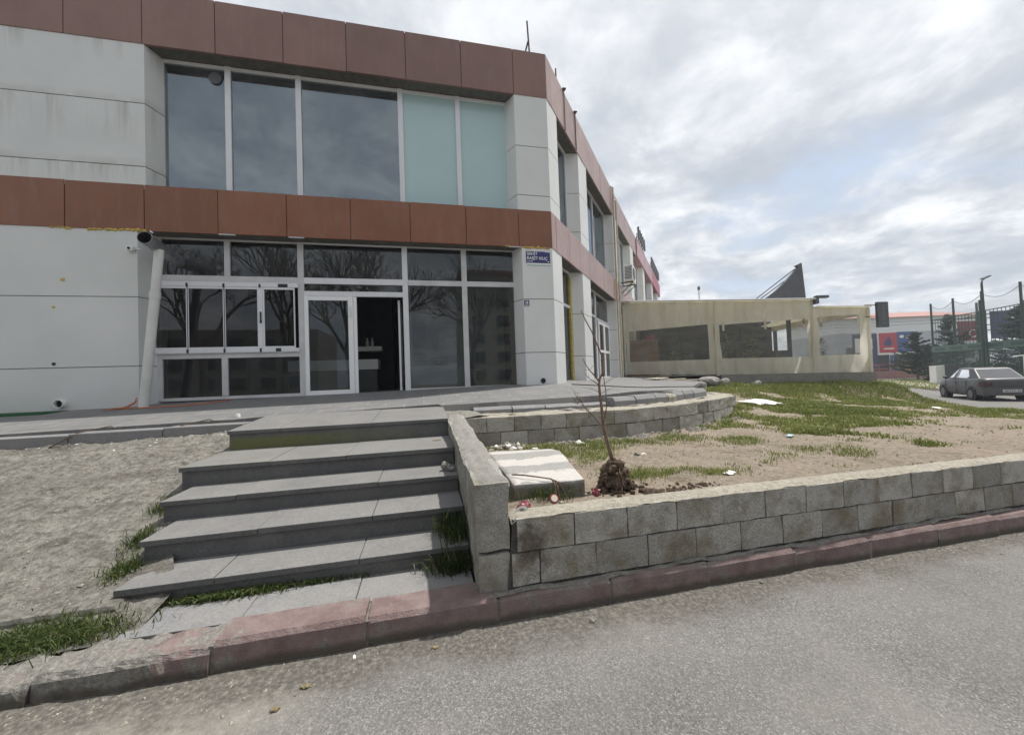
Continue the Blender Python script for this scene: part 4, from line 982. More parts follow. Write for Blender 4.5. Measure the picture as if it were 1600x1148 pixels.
mat_.prism([(-12, 7.7), (-6.1, 7.86), (-6.0, 8.25), (-12, 8.25)], tz(-7.5, 8.1)-.02, tz(-6.6, 8.1)+.025)
tag(mat_.build('turf_mat', M['turf']), 'green artificial turf mat lying along the foot of the white wall at the left', 'mat')
ct = thing('reception_counter', (-2.1, 10.2, 1.29), 'dark reception counter with a white top band inside the shop behind the open door', 'counter')
m = MB(); m.box((-3.10, 10.0, 1.84), (-1.08, 10.5, 2.09)); m.build('top', M['signwhite'], ct, bevel=.01)
m = MB(); m.box((-3.08, 10.04, 1.29), (-1.12, 10.45, 1.84)); m.build('front', M['darkgrey'], ct)
m = MB(); m.box((-1.62, 10.35, 2.32), (-1.02, 10.7, 2.44)); m.build('shelf', M['white'], ct, bevel=.01)
for x in (-1.38, -1.26):
    m = MB(); m.tube([(x, 10.5, 2.44), (x, 10.5, 2.57), (x, 10.5, 2.61), (x, 10.5, 2.67)], [.04, .04, .018, .018], 10); tag(m.build('bottle', M['pipe']), 'small pale bottle standing on the white shelf inside the shop', 'bottle', 'bottles on the shelf inside the shop')
m = MB(); m.box((1.1, 9.2, 1.29), (1.45, 9.5, 1.75)); m.build('box', M['paleboard'], None); tag(bpy.data.objects['box'], 'pale box on the floor behind the right shop window', 'box')
# roof posts and signs
def post(name, pts_, r, label):
    o = thing(name, pts_[0][0], label, 'post'); 
    for k, p in enumerate(pts_):
        m = MB(); m.tube(p, r, 6); m.build('rod' if k == 0 else 'brace', M['rust'], o)
post('roof_post', [[(2.66, 8.45, 8.9), (2.62, 8.45, 9.86)], [(2.50, 8.6, 8.9), (2.63, 8.46, 9.38)]], .02, 'thin rusty post with a slanted brace on the roof edge near the corner')
p0 = bp(1.05, -.1, 8.9); post('roof_post', [[p0, (p0[0], p0[1], 9.42)]], .02, 'short rusty post on the roof edge just behind the corner')
for s, n_ in ((1.3, 1), (2.3, 2)):
    m = MB(); q = bp(s, .02); m.tube([(q[0], q[1], 7.9), (q[0], q[1], 9.03)], .012, 6); m.box((q[0]-.05, q[1]-.05, 8.99), (q[0]+.05, q[1]+.05, 9.01)); m.build('joint_rod', M['rust'], bld)
dr = thing('drain_pipes', bp(8.3, .1, 4.4), 'pair of beige drain pipes running up the side facade beside the awning', 'pipe')
for s, off, top in ((7.25, .07, 8.95), (7.75, .08, 8.6)):
    m = MB(); q = bp(s, off); q2 = bp(s, -.1); m.tube([(q[0], q[1], 1.45), (q[0], q[1], top), (q2[0], q2[1], top+.12)], .04, 10); m.build('pipe', M['beigepipe'], dr)
ac = thing('air_conditioner', bp(8.9, .3, 5.5), 'white outdoor air conditioning unit on a black bracket on the side facade above the awning', 'air conditioner')
def bbox(m, s0, s1, o0, o1, z0, z1): m.prism([bp(s0, o1)[:2], bp(s1, o1)[:2], bp(s1, o0)[:2], bp(s0, o0)[:2]], z0, z1)
m = MB(); bbox(m, 8.5, 9.4, .16, .52, 5.42, 6.12); m.build('body', M['white'], ac, bevel=.02)
m = MB(); bbox(m, 8.485, 8.499, .20, .48, 5.5, 6.05); m.cm = 1
for k in range(9): bbox(m, 8.475, 8.485, .20, .48, 5.5+k*.062, 5.53+k*.062)
m.build('grille', [M['black'], M['alug']], ac)
m = MB(); q = bp(8.85, .525, 5.77); m.tube([q, bp(8.85, .54, 5.77)], .27, 24); m.build('fan_guard', M['darkgrey'], ac)
for s in (8.6, 9.3):
    m = MB(); bbox(m, s, s+.04, 0, .52, 5.37, 5.41); m.tube([bp(s+.02, .5, 5.37), bp(s+.02, .02, 4.95)], .018, 6); m.build('bracket', M['black'], ac)
for s0, lab, n_ in ((14.0, 'row of sign letters seen from behind on the roof edge above the pale pink band', 5), (20.5, 'row of dark sign letters on the roof edge above the magenta band', 9)):
    rs_ = thing('roof_sign', bp(s0, 0, 8.95), lab, 'sign')
    m = MB()
    for k in range(n_):
        a = s0+.2+k*.62; bbox(m, a, a+.42, .05, .13, 9.12, 9.55+.12*(k % 2)); bbox(m, a+.1, a+.2, .04, .14, 9.3, 9.75)
    m.build('letter_row', M['darkgrey'], rs_); m = MB(); bbox(m, s0, s0+n_*.62+.3, -.02, .02, 9.05, 9.09)
    for k in range(n_): m.tube([bp(s0+.3+k*.62, 0, 8.8), bp(s0+.3+k*.62, 0, 9.4)], .02, 6)
    m.build('rack', M['rust'], rs_)
for s, z, w in ((7.6, 3.05, .05), (8.15, 3.05, .06), (8.3, 1.95, .06)):
    m = MB(); bbox(m, s, s+.12, -.011, .012, z, z+.12); m.build('socket_box', M['black'], bld)

# ------------------------------------------------------------------ awning (beige tarpaulin pavilion) beside the building
T0 = CN+DB*8.55; T0.z = 0; TH = R(-15); TU = Vector((math.cos(TH), math.sin(TH), 0)); TN = Vector((TU.y, -TU.x, 0))
def tp(u, o=0, z=0): p = T0+TU*u+TN*o; return Vector((p.x, p.y, z))
t = NT('beige_tarpaulin'); P = t.xyz(); 
oc_ = t.objc()
stv = t.noise(3.0, 5, .6, t.mapv((1, 1, .06)))
c = t.mix(t.rng(t.noise(1.5, 5, .6), .3, .7), (.76,.735,.645), (.84,.815,.725))
c = t.mix(t.math('MULTIPLY', t.rng(stv, .45, .68), .42), c, (.55,.51,.41))
c = t.mix(t.rng(t.noise(6, 6, .75), .6, .8, 0, .4), c, (.33,.28,.17))
d = t.n('ShaderNodeBsdfPrincipled'); t.l(c, d.inputs['Base Color']); d.inputs['Roughness'].default_value = .55
t.l(t.bump(t.math('ADD', t.noise(2.4, 5, .6, t.mapv((1, 1, .45), rot=(.3, .2, .5))), t.math('MULTIPLY', t.noise(7, 4, .6, t.mapv((1, 1, .25))), .35)), .9, .22), d.inputs['Normal'])
tl = t.n('ShaderNodeBsdfTranslucent'); t.l(c, tl.inputs[0]); mx = t.n('ShaderNodeMixShader'); mx.inputs[0].default_value = .58; t.l(d.outputs[0], mx.inputs[1]); t.l(tl.outputs[0], mx.inputs[2]); t.l(mx.outputs[0], t.out.inputs[0]); M['tarp'] = t.m
t = NT('clear_vinyl'); tr = t.n('ShaderNodeBsdfTransparent'); tr.inputs[0].default_value = (.72,.72,.68,1); gl = t.n('ShaderNodeBsdfGlossy'); gl.inputs['Roughness'].default_value = .12
df = t.n('ShaderNodeBsdfDiffuse'); df.inputs[0].default_value = (.34,.33,.29,1)
bn = t.bump(t.noise(3.5, 4, .6, t.mapv((1, 1, 2.2))), .5, .12); t.l(bn, gl.inputs['Normal'])
m1 = t.n('ShaderNodeMixShader'); t.l(t.rng(t.noise(2.2, 7, .72, t.mapv((.7, .7, 2))), .35, .75, .08, .34), m1.inputs[0]); t.l(tr.outputs[0], m1.inputs[1]); t.l(df.outputs[0], m1.inputs[2])
fr = t.n('ShaderNodeFresnel'); fr.inputs[0].default_value = 1.5; m2 = t.n('ShaderNodeMixShader'); t.l(fr.outputs[0], m2.inputs[0]); t.l(m1.outputs[0], m2.inputs[1]); t.l(gl.outputs[0], m2.inputs[2]); t.l(m2.outputs[0], t.out.inputs[0]); M['vinyl'] = t.m
aw = thing('awning_pavilion', tp(4, 0, .8), 'long beige tarpaulin awning pavilion with clear vinyl windows on a concrete plinth beside the building', 'awning')
def wall_panel(u0, u1, z0f, z1f, win, mat=M['tarp'], o0=0, name='curtain', seed=0):
    # one hanging curtain with a window hole: win = (u0, u1, z0a, z0b, z1a, z1b)
    m = MB(); nu, nv = int((u1-u0)/.09)+1, 34
    wu0, wu1, a0, a1, b0, b1 = win
    us = sorted(set([u0+(u1-u0)*i/nu for i in range(nu+1)]+[wu0, wu1])); ids = {}
    def off(u, v):
        top = .5+.5*math.cos(u*6.2+seed)
        sag = .09*nz(u*1.1, v*2.2, 1, seed)+.06*math.sin(u*9+v*3+seed)*(1-v)**2+.045*nz(u*3.2, v*5, 1, seed+3)+.07*math.sin(u*3.2-v*7+seed)*max(0, v-.6)*2.2+.012*math.sin(u*23+v*9+2*seed)*(1-v)**3
        return o0+sag*math.sin(math.pi*min(1, max(0, v)))**.5
    rows = []
    for u in us:
        zb_, zt_ = z0f(u), z1f(u); k = (u-wu0)/(wu1-wu0); wl, wh = a0+(a1-a0)*k, b0+(b1-b0)*k
        zs = [zb_+(wl-zb_)*i/10 for i in range(11)]+[wl+(wh-wl)*i/12 for i in range(1, 13)]+[wh+(zt_-wh)*i/12 for i in range(1, 13)]
        rows.append([tp(u, off(u, (z-zb_)/(zt_-zb_)), z) for z in zs])
    n = len(rows[0]); vs = [p for r_ in rows for p in r_]; fs = []; gs = []
    for i in range(len(us)-1):
        inside = us[i] >= wu0-1e-6 and us[i+1] <= wu1+1e-6
        for j in range(n-1):
            f = (i*n+j, (i+1)*n+j, (i+1)*n+j+1, i*n+j+1)
            (gs if inside and 10 <= j < 22 else fs).append(f)
    m.add(vs, fs); pnl = m.build(name, mat, aw, smooth=True)
    g = MB(); g.add(vs, gs); g.build('vinyl_window', M['vinyl'], pnl, smooth=True)
    return pnl
lin = lambda u0, z0, u1, z1: (lambda u: z0+(z1-z0)*(u-u0)/(u1-u0))
zbot = lambda u: lin(0, 1.45, 3.9, 1.33)(u) if u < 3.9 else lin(3.9, 1.30, 10.2, 1.20)(u)
ztop = lin(0, 4.55, 8, 4.31)
wall_panel(.12, 3.86, zbot, ztop, (.26, 3.60, 1.98, 1.97, 3.28, 3.46), seed=1)
wall_panel(3.95, 7.86, zbot, ztop, (4.10, 7.72, 1.99, 1.92, 3.42, 3.52), seed=2)
wall_panel(7.95, 10.2, zbot, lin(7.95, 4.02, 10.2, 3.93), (8.12, 9.86, 1.96, 1.94, 3.58, 3.62), seed=3)
for u in (.06, 3.90, 7.90, 10.2):
    m = MB(); zt = 4.5 if u < 8 else 3.95
    m.extr([tp(u-.045, .06, zbot(u)-.05), tp(u+.045, .06, zbot(u)-.05), tp(u+.045, .06, zt-.08), tp(u-.045, .06, zt-.08)], TN*-.09)
    m.build('frame_post', M['tarp'], aw, bevel=.01)
for u in (4.16, 5.9, 7.5, 8.2, 9.72):
    m = MB(); m.extr([tp(u, .03, 3.15), tp(u+.1, .03, 3.15), tp(u+.1, .03, 3.6), tp(u, .03, 3.6)], TN*.006); m.build('strap', M['tarp'], aw)
m = MB()                                                    # roof skins
def quad(a, b_, c_, d_, th=.05): m.extr([a, b_, c_, d_], (0, 0, -th))
quad(tp(-.1, .16, 4.58), tp(8.05, .16, 4.35), tp(9.6, -6.5, 4.25), tp(2.6, -6.5, 4.40)); m.build('roof', M['tarp'], aw)
m = MB(); quad(tp(8.06, .14, 4.03), tp(10.26, .14, 3.95), tp(11.4, -6.5, 3.9), tp(9.65, -6.5, 3.95)); m.build('roof', M['tarp'], aw)
m = MB(); m.extr([tp(7.96, .2, 4.12), tp(8.10, .2, 4.12), tp(8.10, .2, 4.40), tp(7.96, .2, 4.40)], TN*-.3); m.extr([tp(8.0, .22, 4.36), tp(8.5, .22, 4.35), tp(8.5, .22, 4.45), tp(8.0, .22, 4.46)], TN*-.2); m.build('gutter_end', M['darkgrey'], aw, bevel=.01)
m = MB(); m.tube([tp(-.1, .17, 4.56), tp(8.0, .17, 4.33)], .035, 8); m.build('front_rail', M['alug'], aw)
for z0, z1 in ((1.2, 1.98), (3.62, 3.93)):
    m = MB(); m.extr([tp(10.2, 0, z0), tp(10.25, 0, z0), tp(10.25, 0, z1), tp(10.2, 0, z1)], TN*-6.4); m.build('side_curtain', M['tarp'], aw)
m = MB(); m.extr([tp(4.0, .10, .45), tp(10.32, .10, .3), tp(10.32, .10, 1.19), tp(4.0, .10, 1.285)], TN*-6.5); m.build('plinth', M['mortar'], aw)
m = MB(); m.extr([tp(.1, -3.2, 1.3), tp(9.9, -3.2, 1.2), tp(9.9, -3.2, 4.3), tp(.1, -3.2, 4.3)], TN*-.1)
m.build('inner_wall', M['dark'], aw) if False else None
m = MB(); quad(tp(.2, -.15, 1.36), tp(10.1, -.15, 1.28), tp(11.2, -6.4, 1.28), tp(3, -6.4, 1.36)); m.build('deck', M['dim'], aw)
for u, o in ((4.9, -6.2), (6.6, -6.2), (8.4, -6.2), (10.3, -6.2), (7.2, -3), (5.6, -3.2), (9.0, -3.1)):
    m = MB(); m.extr([tp(u, o, 1.3), tp(u+.14, o, 1.3), tp(u+.14, o, 3.9), tp(u, o, 3.9)], TN*-.14)
    m.build('inner_post', M['dark'], aw)
for u0, u1, z1 in ((2.6, 10.2, 4.2), (10.21, 11.2, 2.5)):
    m = MB(); m.extr([tp(u0, -6.3, 1.3), tp(u1, -6.3, 1.3), tp(u1, -6.3, z1), tp(u0, -6.3, z1)], TN*-.08); m.build('back_wall', M['dark'], aw)
cb_ = thing('wooden_cabinet', tp(1.0, -.6, 1.36), 'brown wooden cabinet standing behind the left vinyl window of the awning', 'cabinet')
m = MB(); m.extr([tp(.30, -.35, 1.36), tp(1.62, -.35, 1.36), tp(1.62, -.35, 2.28), tp(.30, -.35, 2.28)], TN*-.5); m.extr([tp(.30, -.35, 2.292), tp(1.60, -.35, 2.292), tp(1.60, -.35, 2.93), tp(.30, -.35, 2.93)], TN*-.5); m.build('body', M['wood'], cb_, bevel=.01)
m = MB(); m.lump(tp(1.2, -.32, 2.6), .03, 2, 1); m.build('knob', M['alu'], cb_)
m = MB(); m.extr([tp(1.15, -.7, 2.95), tp(1.6, -.7, 2.95), tp(1.6, -.7, 3.15), tp(1.15, -.7, 3.15)], TN*-.3); tag(m.build('red_box', M['redtrash']), 'red box standing on top of the wooden cabinet inside the awning', 'box')
def plant(u, o, h, label, seed, n=170):
    r = random.Random(seed); rt = thing('potted_plant', tp(u, o, 1.36), label, 'plant', 'potted plants inside the awning')
    m = MB(); q = tp(u, o); m.tube([(q.x, q.y, 1.30), (q.x, q.y, 1.62)], [.13, .17], 14); m.build('pot', M['cement'], rt)
    m = MB(); 
    for k in range(n):
        a = r.random()*6.28; rr = r.random()**.6*.32*h; z = 1.6+h*(.15+.85*r.random()); s = .05+.05*r.random()
        d_ = Vector((math.cos(a), math.sin(a), r.uniform(-.3, .7))); b_ = d_.cross(Vector((0,0,1))).normalized()*s*.5; c0 = Vector((q.x, q.y, z))+Vector((math.cos(a), math.sin(a), 0))*rr*(1.2-.6*(z-1.6)/h)
        m.cr = r.random(); m.add([c0, c0+d_*s+b_, c0+d_*s*2.2, c0+d_*s-b_], [(0,1,2,3)])
    m.build('leaves', M['grass'], rt); m = MB(); m.tube([(q.x, q.y, 1.6), (q.x, q.y, 1.6+h*.9)], .012, 5); m.build('stem', M['bark'], rt)
plant(2.35, -.6, .75, 'small potted plant behind the left vinyl window, right of the cabinet', 1); plant(3.0, -.7, .55, 'low potted plant near the right end of the left vinyl window', 2); plant(4.8, -.7, 1.5, 'tall potted plant at the left of the middle vinyl window', 3, 260); plant(5.8, -.8, 1.2, 'bushy potted plant in the middle of the middle vinyl window', 4, 240); plant(8.75, -.9, 1.1, 'dark upright potted plant behind the right vinyl window', 5, 300)
# grey fin with cables above the awning
fin = thing('roof_fin', (17.9, 15.2, 4.2), 'tall dark grey triangular fin braced by cables above the awning roof', 'fin')
A_, B_, C_ = Vector((18.42, 15.13, 6.66)), Vector((15.9, 15.74, 4.35)), Vector((18.58, 15.10, 4.3))
pts_ = [C_, A_, A_+(B_-A_)*.06+Vector((-.12, .03, .02))]
for k in range(1, 12):
    w = k/12; p = A_+(B_-A_)*w; p = p+(C_-B_)*(.07*math.sin(math.pi*w)*(1 if w < .8 else .7)); pts_.append(p)
pts_.append(B_); m = MB(); m.extr(pts_, Vector((.05, .19, 0))); m.build('panel', M['darkgrey'], fin)
for a, b_ in (((18.05, 15.2, 6.35), (15.4, 15.85, 4.4)), ((17.5, 15.35, 5.75), (15.6, 15.8, 4.4)), ((17.0, 15.47, 5.2), (15.75, 15.8, 4.4))):
    m = MB(); m.tube([a, b_], .022, 6); m.build('cable', M['black'], fin)
hs = thing('hanging_sign', (18.45, 12.1, 3.1), 'dark grey upright sign board hanging on an arm off the right end of the awning', 'sign')
p0, p1 = Vector((18.50, 12.06, 4.10)), Vector((18.99, 11.99, 4.10))
m = MB(); m.extr([(18.50, 12.06, 3.04), (18.97, 11.98, 3.04), (18.97, 11.98, 4.10), (18.50, 12.06, 4.10)], (.03, .12, 0)); m.build('board', M['darkgrey'], hs, bevel=.01)
for zz in (3.98, 3.5):
    m = MB(); m.tube([(18.0, 12.2, zz), (18.6, 12.1, zz)], .018, 6); m.build('arm', M['black'], hs)
m = MB()
for k in range(6): m.extr([(18.66, 12.028, 3.17+k*.145), (18.82, 12.002, 3.17+k*.145), (18.82, 12.002, 3.26+k*.145), (18.66, 12.028, 3.26+k*.145)], (-.0008, -.005, 0))
t = NT('faded_mark'); t.pbr((.12,.125,.13), .6); m.build('faded_marks', t.m, hs)
mst = thing('lamp_mast', (28.3, 34.4, 0), 'thin distant lamp mast standing up behind the awning roof', 'lamp post'); m = MB(); m.tube([(28.27, 34.35, -.4), (28.2, 34.3, 9.9)], [.09, .05], 8); m.build('pole', M['alug'], mst); m = MB(); m.box((28.12, 34.22, 9.85), (28.3, 34.4, 10.2)); m.build('head', M['darkgrey'], mst)

# ------------------------------------------------------------------ things lying on the lot and terrace
sb = MB()
top = [(.70, 4.62), (1.42, 4.52), (1.50, 4.2), (1.27, 2.98), (.68, 3.0)]
def slabz(x, y): return .665+.008*nz(x, y, 3)-.03*smooth(4.3, 4.6, y)
t = NT('striped_slab'); P = t.xyz(); w = t.math('ADD', t.math('MULTIPLY', P[1], 1.0), t.math('MULTIPLY', t.noise(4.5, 6, .75), .42))
wv = t.n('ShaderNodeMath'); wv.operation = 'PINGPONG'; t.l(w, wv.inputs[0]); wv.inputs[1].default_value = .31
c = t.mix(t.rng(wv.outputs[0], .145, .165), t.ramp(t.noise(24, 6, .7), [(.3, (.24,.24,.23)), (.7, (.34,.335,.315))]), t.ramp(t.noise(40, 5, .7), [(.3, (.42,.40,.375)), (.7, (.53,.51,.485))]))
c = t.mix(t.rng(P[2], .655, .63), c, t.ramp(t.noise(30, 6, .7), [(.3, (.10,.095,.08)), (.7, (.22,.21,.18))]))
t.pbr(c, .92, t.bump(t.math('ADD', t.noise(50, 6, .75), t.math('MULTIPLY', wv.outputs[0], 2)), .5, .015), .2); M['striped'] = t.m
so = sheet('concrete_slab', top, .06, slabz, M['striped'], .20); tag(so, 'thick concrete slab with a white striped top lying behind the low side wall', 'concrete slab')
# sapling with its root ball
sp = thing('sapling', (1.6, 3.1, .52), 'bare dug up sapling standing with its root ball of dark clods behind the front wall', 'sapling')
m = MB(); r = random.Random(8)
for k in range(210):
    a = r.random()*6.28; q = r.random()**.4; h = r.random(); rad = .145*(1-.55*h*h-.12*h)*q+.005
    m.lump((1.585+math.cos(a)*rad*1.02, 3.06+math.sin(a)*rad*.9, .535+.225*h), r.uniform(.012, .034), 300+k, 1, .4)
m.lump((1.585, 3.06, .60), (.11, .105, .12), 299, 2, .15)
m.build('root_ball', M['darksoil'], sp); m = MB()
for k in range(110):
    a = r.random()*6.28; q = .13+r.random()**1.6*.2; m.lump((1.585+math.cos(a)*q, 3.06+math.sin(a)*q*.7, .54), r.uniform(.006, .024), 500+k, 1, .35)
tag(m.build('loose_soil', M['darksoil']), 'crumbs of dark soil fallen round the root ball of the sapling', 'soil', kind='stuff')
m = MB()
for k in range(26):
    a = r.random()*6.28; z = .56+r.random()*.17; q0 = .17*(1-.6*(z-.54)/.24)
    p = [Vector((1.585+math.cos(a)*q0, 3.06+math.sin(a)*q0, z))]
    for j in range(4): p.append(p[-1]+Vector((math.cos(a)*.012+r.uniform(-.015,.015), math.sin(a)*.012+r.uniform(-.015,.015), r.uniform(-.04, .01))))
    m.tube(p, [.003,.003,.002,.002,.001], 4)
m.build('roots', M['sapbark'], sp)
Y = 3.06; SX = lambda pts: [(x+.035, Y+dy, z) for x, dy, z in pts]
m = MB(); m.tube(SX([(1.545, 0, .74), (1.51, 0, .87), (1.465, 0, 1.06), (1.455, 0, 1.22), (1.44, 0, 1.40), (1.445, 0, 1.49)]), [.018, .016, .014, .0125, .011, .010], 9); m.build('trunk', M['sapbark'], sp, smooth=True)
for pth, rr in (([(1.442, 0, 1.47), (1.475, 0, 1.535), (1.485, .01, 1.60), (1.478, .01, 1.69), (1.455, .015, 1.76), (1.43, .02, 1.82), (1.40, .02, 1.90), (1.35, .03, 2.00), (1.315, .03, 2.08)], .0085),
                ([(1.44, 0, 1.46), (1.40, -.01, 1.51), (1.35, -.02, 1.56), (1.315, -.02, 1.61), (1.29, -.02, 1.665)], .006), ([(1.44, 0, 1.43), (1.385, -.02, 1.465), (1.325, -.03, 1.50)], .005),
                ([(1.475, 0, 1.13), (1.505, .01, 1.24), (1.51, .02, 1.38), (1.495, .02, 1.50), (1.49, .02, 1.64)], .0055), ([(1.485, 0, 1.0), (1.44, -.02, 1.08), (1.36, -.04, 1.17), (1.27, -.05, 1.26), (1.23, -.05, 1.33)], .0065),
                ([(1.34, -.04, 1.19), (1.31, -.05, 1.17), (1.285, -.06, 1.22)], .003), ([(1.25, -.05, 1.30), (1.21, -.06, 1.33), (1.19, -.06, 1.37)], .003), ([(1.25, -.05, 1.31), (1.22, -.03, 1.28), (1.2, -.03, 1.31)], .0028)):
    m = MB(); m.tube(SX(pth), [rr*(1-.5*k/(len(pth)-1)) for k in range(len(pth))], 7)
    for _ in range(5):
        k = r.randrange(1, len(pth)); p = Vector(SX(pth)[k]); q = p+Vector((r.uniform(-.05,.05), r.uniform(-.04,.04), r.uniform(.0,.06))); m.tube([p, (p+q)/2+Vector((.004,0,.006)), q], [.0016,.0012,.0008], 4)
    m.build('branch', M['sapbark'], sp, smooth=True)
for a, b_, z0, z1 in ((1.455, 1.25, 1.30, 1.34), (1.45, 1.26, 1.36, 1.42), (1.46, 1.56, 1.36, 1.40), (1.45, 1.6, 1.42, 1.50), (1.46, 1.33, 1.22, 1.20)):
    m = MB(); p = SX([(a, 0, z0), ((a+b_)/2+.01, -.02, (z0+z1)/2+.015), (b_, -.03, z1)]); m.tube(p, [.0025,.002,.001], 4); m.build('branch', M['sapbark'], sp)
# loose soil streak right of the root ball
m = MB(); r = random.Random(31)
for k in range(170):
    u = r.random()**1.5; x = 1.75+u*.75+r.gauss(0, .02); y = 2.85+.06*u+r.gauss(0, .045); m.lump((x, y, lz(x, y)+.004), r.uniform(.006, .024)*(1.1-.6*u), 700+k, 1, .35)
tag(m.build('loose_soil', M['darksoil']), 'streak of loose dark soil behind the front wall beside the root ball', 'soil', kind='stuff')
M['wine'] = simple('dark_red_film', (.16,.02,.035), .4, .3, 20, .3)
# rubble pile, litter
def crumple(name, c_, rad, seed, mat, label, cat='litter', group=None, flat=.5):
    m = MB(); m.lump(c_, (rad, rad*.8, rad*flat), seed, 2, .55); return tag(m.build(name, mat), label, cat, group)
r = random.Random(77); m = MB(); m2 = []
for k in range(60):
    a = r.random()*6.28; q = r.random()*.22; x, y = 1.08+math.cos(a)*q*1.2, 5.15+math.sin(a)*q; m.cm = r.choice([0, 0, 1, 2]); m.lump((x, y, lz(x, y)+.02+.07*(1-q/.22)), r.uniform(.012, .042), 900+k, 1, .4)
tag(m.build('rubble_pile', [M['sandy'], M['whitetrash'], M['pebble']]), 'small pile of rubble and plaster chips where the side wall meets the terrace wall', 'rubble', kind='stuff')
litter = [(1.45, 5.05, .05, 'whitetrash', 'crumpled white paper beside the rubble pile'), (2.15, 5.15, .07, 'whitetrash', 'crumpled white bag lying at the foot of the terrace retaining wall'), (3.45, 5.1, .03, 'pebble', 'pale stone at the right of the sapling near the terrace wall'),
          (2.45, 4.15, .035, 'cement', 'grey stone lump on the bare soil right of the sapling'), (2.56, 4.2, .028, 'whitetrash', 'small white crumpled scrap beside the grey stone lump')]
for k, (x, y, rad, mt, lb) in enumerate(litter): crumple('litter' if mt != 'pebble' else 'stone', (x, y, lz(x, y)+rad*.35), rad, 40+k, M[mt], lb)
crumple('wrapper', (.70, 2.80, .565), .05, 61, M['wine'], 'crumpled dark red wrapper in the corner behind the side wall', flat=.7)
crumple('wrapper', (1.29, 2.82, .60), .035, 62, M['wine'], 'small red wrapper beside the root ball', flat=.9)
can = thing('tin_lid', (.93, 2.8, .58), 'round tin lid with a pale middle leaning behind the front wall', 'lid')
Mx = Matrix.Translation((.93, 2.78, .60)) @ Matrix.Rotation(R(60), 4, 'X')
m = MB(); m.tube([Mx @ Vector((0,0,0)), Mx @ Vector((0,0,.02))], .036, 20); m.build('rim', M['wine'], can); m = MB(); m.tube([Mx @ Vector((0,0,.019)), Mx @ Vector((0,0,.023))], .025, 20); m.build('face', M['paleboard'], can)
m = MB(); m.lump((.63, 2.60, .60), (.05, .04, .03), 5, 2, .4); tag(m.build('mortar_lump', M['cement']), 'pale lump of mortar on the left end of the front wall', 'stone')
tw = MB(); pth = [(.72, 3.25, .69), (.80, 3.16, .70), (.90, 3.08, .695), (.99, 3.0, .69), (1.0, 2.97, .66)]
tw.tube(pth, [.007,.007,.006,.006,.004], 6)
for q in ((1.12, 2.93, .58), (1.09, 2.9, .545), (1.02, 2.88, .55), (.98, 2.86, .58)): tw.tube([(.99, 3.0, .69), ((.99+q[0])/2+.02, 2.95, (.69+q[2])/2+.02), q], [.005,.004,.0025], 5)
tag(tw.build('twig', M['dryblade'] if False else M['sapbark']), 'forked reddish twig lying over the front edge of the striped slab', 'twig')
def paper(name, x, y, w, d_, rz, mat, label, zf=lz, up=.02):
    m = MB(); c_, s_ = math.cos(rz), math.sin(rz); n = 5; vs = []
    for j in range(n):
        for i in range(n):
            a, b_ = (i/(n-1)-.5)*w*(1+.15*nz(i, j, 2)), (j/(n-1)-.5)*d_*(1+.2*nz(j, i, 2)); px, py = x+a*c_-b_*s_, y+a*s_+b_*c_; vs.append((px, py, zf(px, py)+up+.012*nz(i*1.3, j*1.7, 1, 4)))
    b0 = [(p[0], p[1], p[2]-.006) for p in vs]; N = n*n
    fs = [(j*n+i, j*n+i+1, (j+1)*n+i+1, (j+1)*n+i) for j in range(n-1) for i in range(n-1)]
    m.add(vs+b0, fs+[tuple(N+k for k in reversed(f)) for f in fs]); return tag(m.build(name, mat), label, 'litter')
paper('paper_sheet', 8.55, 8.35, 1.0, .65, .2, M['whitetrash'], 'large white sheet lying on the grass below the end of the terrace', up=.06)
paper('paper_scrap', 2.80, 3.12, .12, .07, .3, M['whitetrash'], 'small white paper lying on the soil behind the front wall')
paper('plastic_scrap', 5.1, 4.5, .15, .07, .5, M['frost'], 'small pale green plastic scrap on the grass of the lot')
paper('paper_scrap', 12.3, 6.9, .2, .16, .5, M['whitetrash'], 'small white scrap on the grass at the right, below the parked car', up=.05)
for k, (x, y, rad, lb) in enumerate([(10.6, 12.6, .32, 'broken concrete block lying left of the awning plinth'), (11.25, 12.55, .24, 'pale broken lump between the concrete block and the awning plinth'), (9.8, 12.1, .26, 'broken lump of concrete at the right rim of the terrace'), (12.6, 12.4, .2, 'pale round lump in the grass below the awning plinth')]):
    m = MB()
    if k == 0: m.lump((x, y, lz(x, y)+.2), (.45, .3, .2), 70, 2, .12)
    else: m.lump((x, y, lz(x, y)+rad*.5), (rad, rad*.8, rad*.7), 70+k, 2, .25)
    tag(m.build('concrete_lump', M['cement']), lb, 'concrete lump')
for k, (s, o, L, w, a, lb) in enumerate([(7.0, 1.4, 1.7, .5, .7, 'wide pale board lying on the terrace against the side facade'), (7.3, 2.0, 1.6, .12, .45, 'narrow pale plank lying on the terrace in front of the wide board'), (8.0, 2.6, 1.2, .3, -.2, 'short pale board lying on the terrace near the awning')]):
    q = bp(s, o); z = tz(q[0], q[1])+.03; c_, s_ = math.cos(a), math.sin(a)
    pp = [(q[0]+i*c_-j*s_, q[1]+i*s_+j*c_, z) for i, j in ((-L/2, -w/2), (L/2, -w/2), (L/2, w/2), (-L/2, w/2))]
    m = MB(); m.extr(pp, (0, 0, .03)); tag(m.build('board', M['paleboard']), lb, 'board')
for x, y, lb in ((-4.05, 5.92, 'rusty bent rod lying over the terrace rim at the far left'), (-3.0, 6.02, 'rusty bent rod lying over the terrace rim near the stairs')):
    z = tz(x, 6.1); m = MB(); m.tube([(x-.35, y-.22, z-.20), (x-.1, y-.1, z-.02), (x+.15, y+.02, z+.03), (x+.22, y+.0, z+.0)], .008, 6); tag(m.build('bent_rod', M['rust'], smooth=True), lb, 'rod')
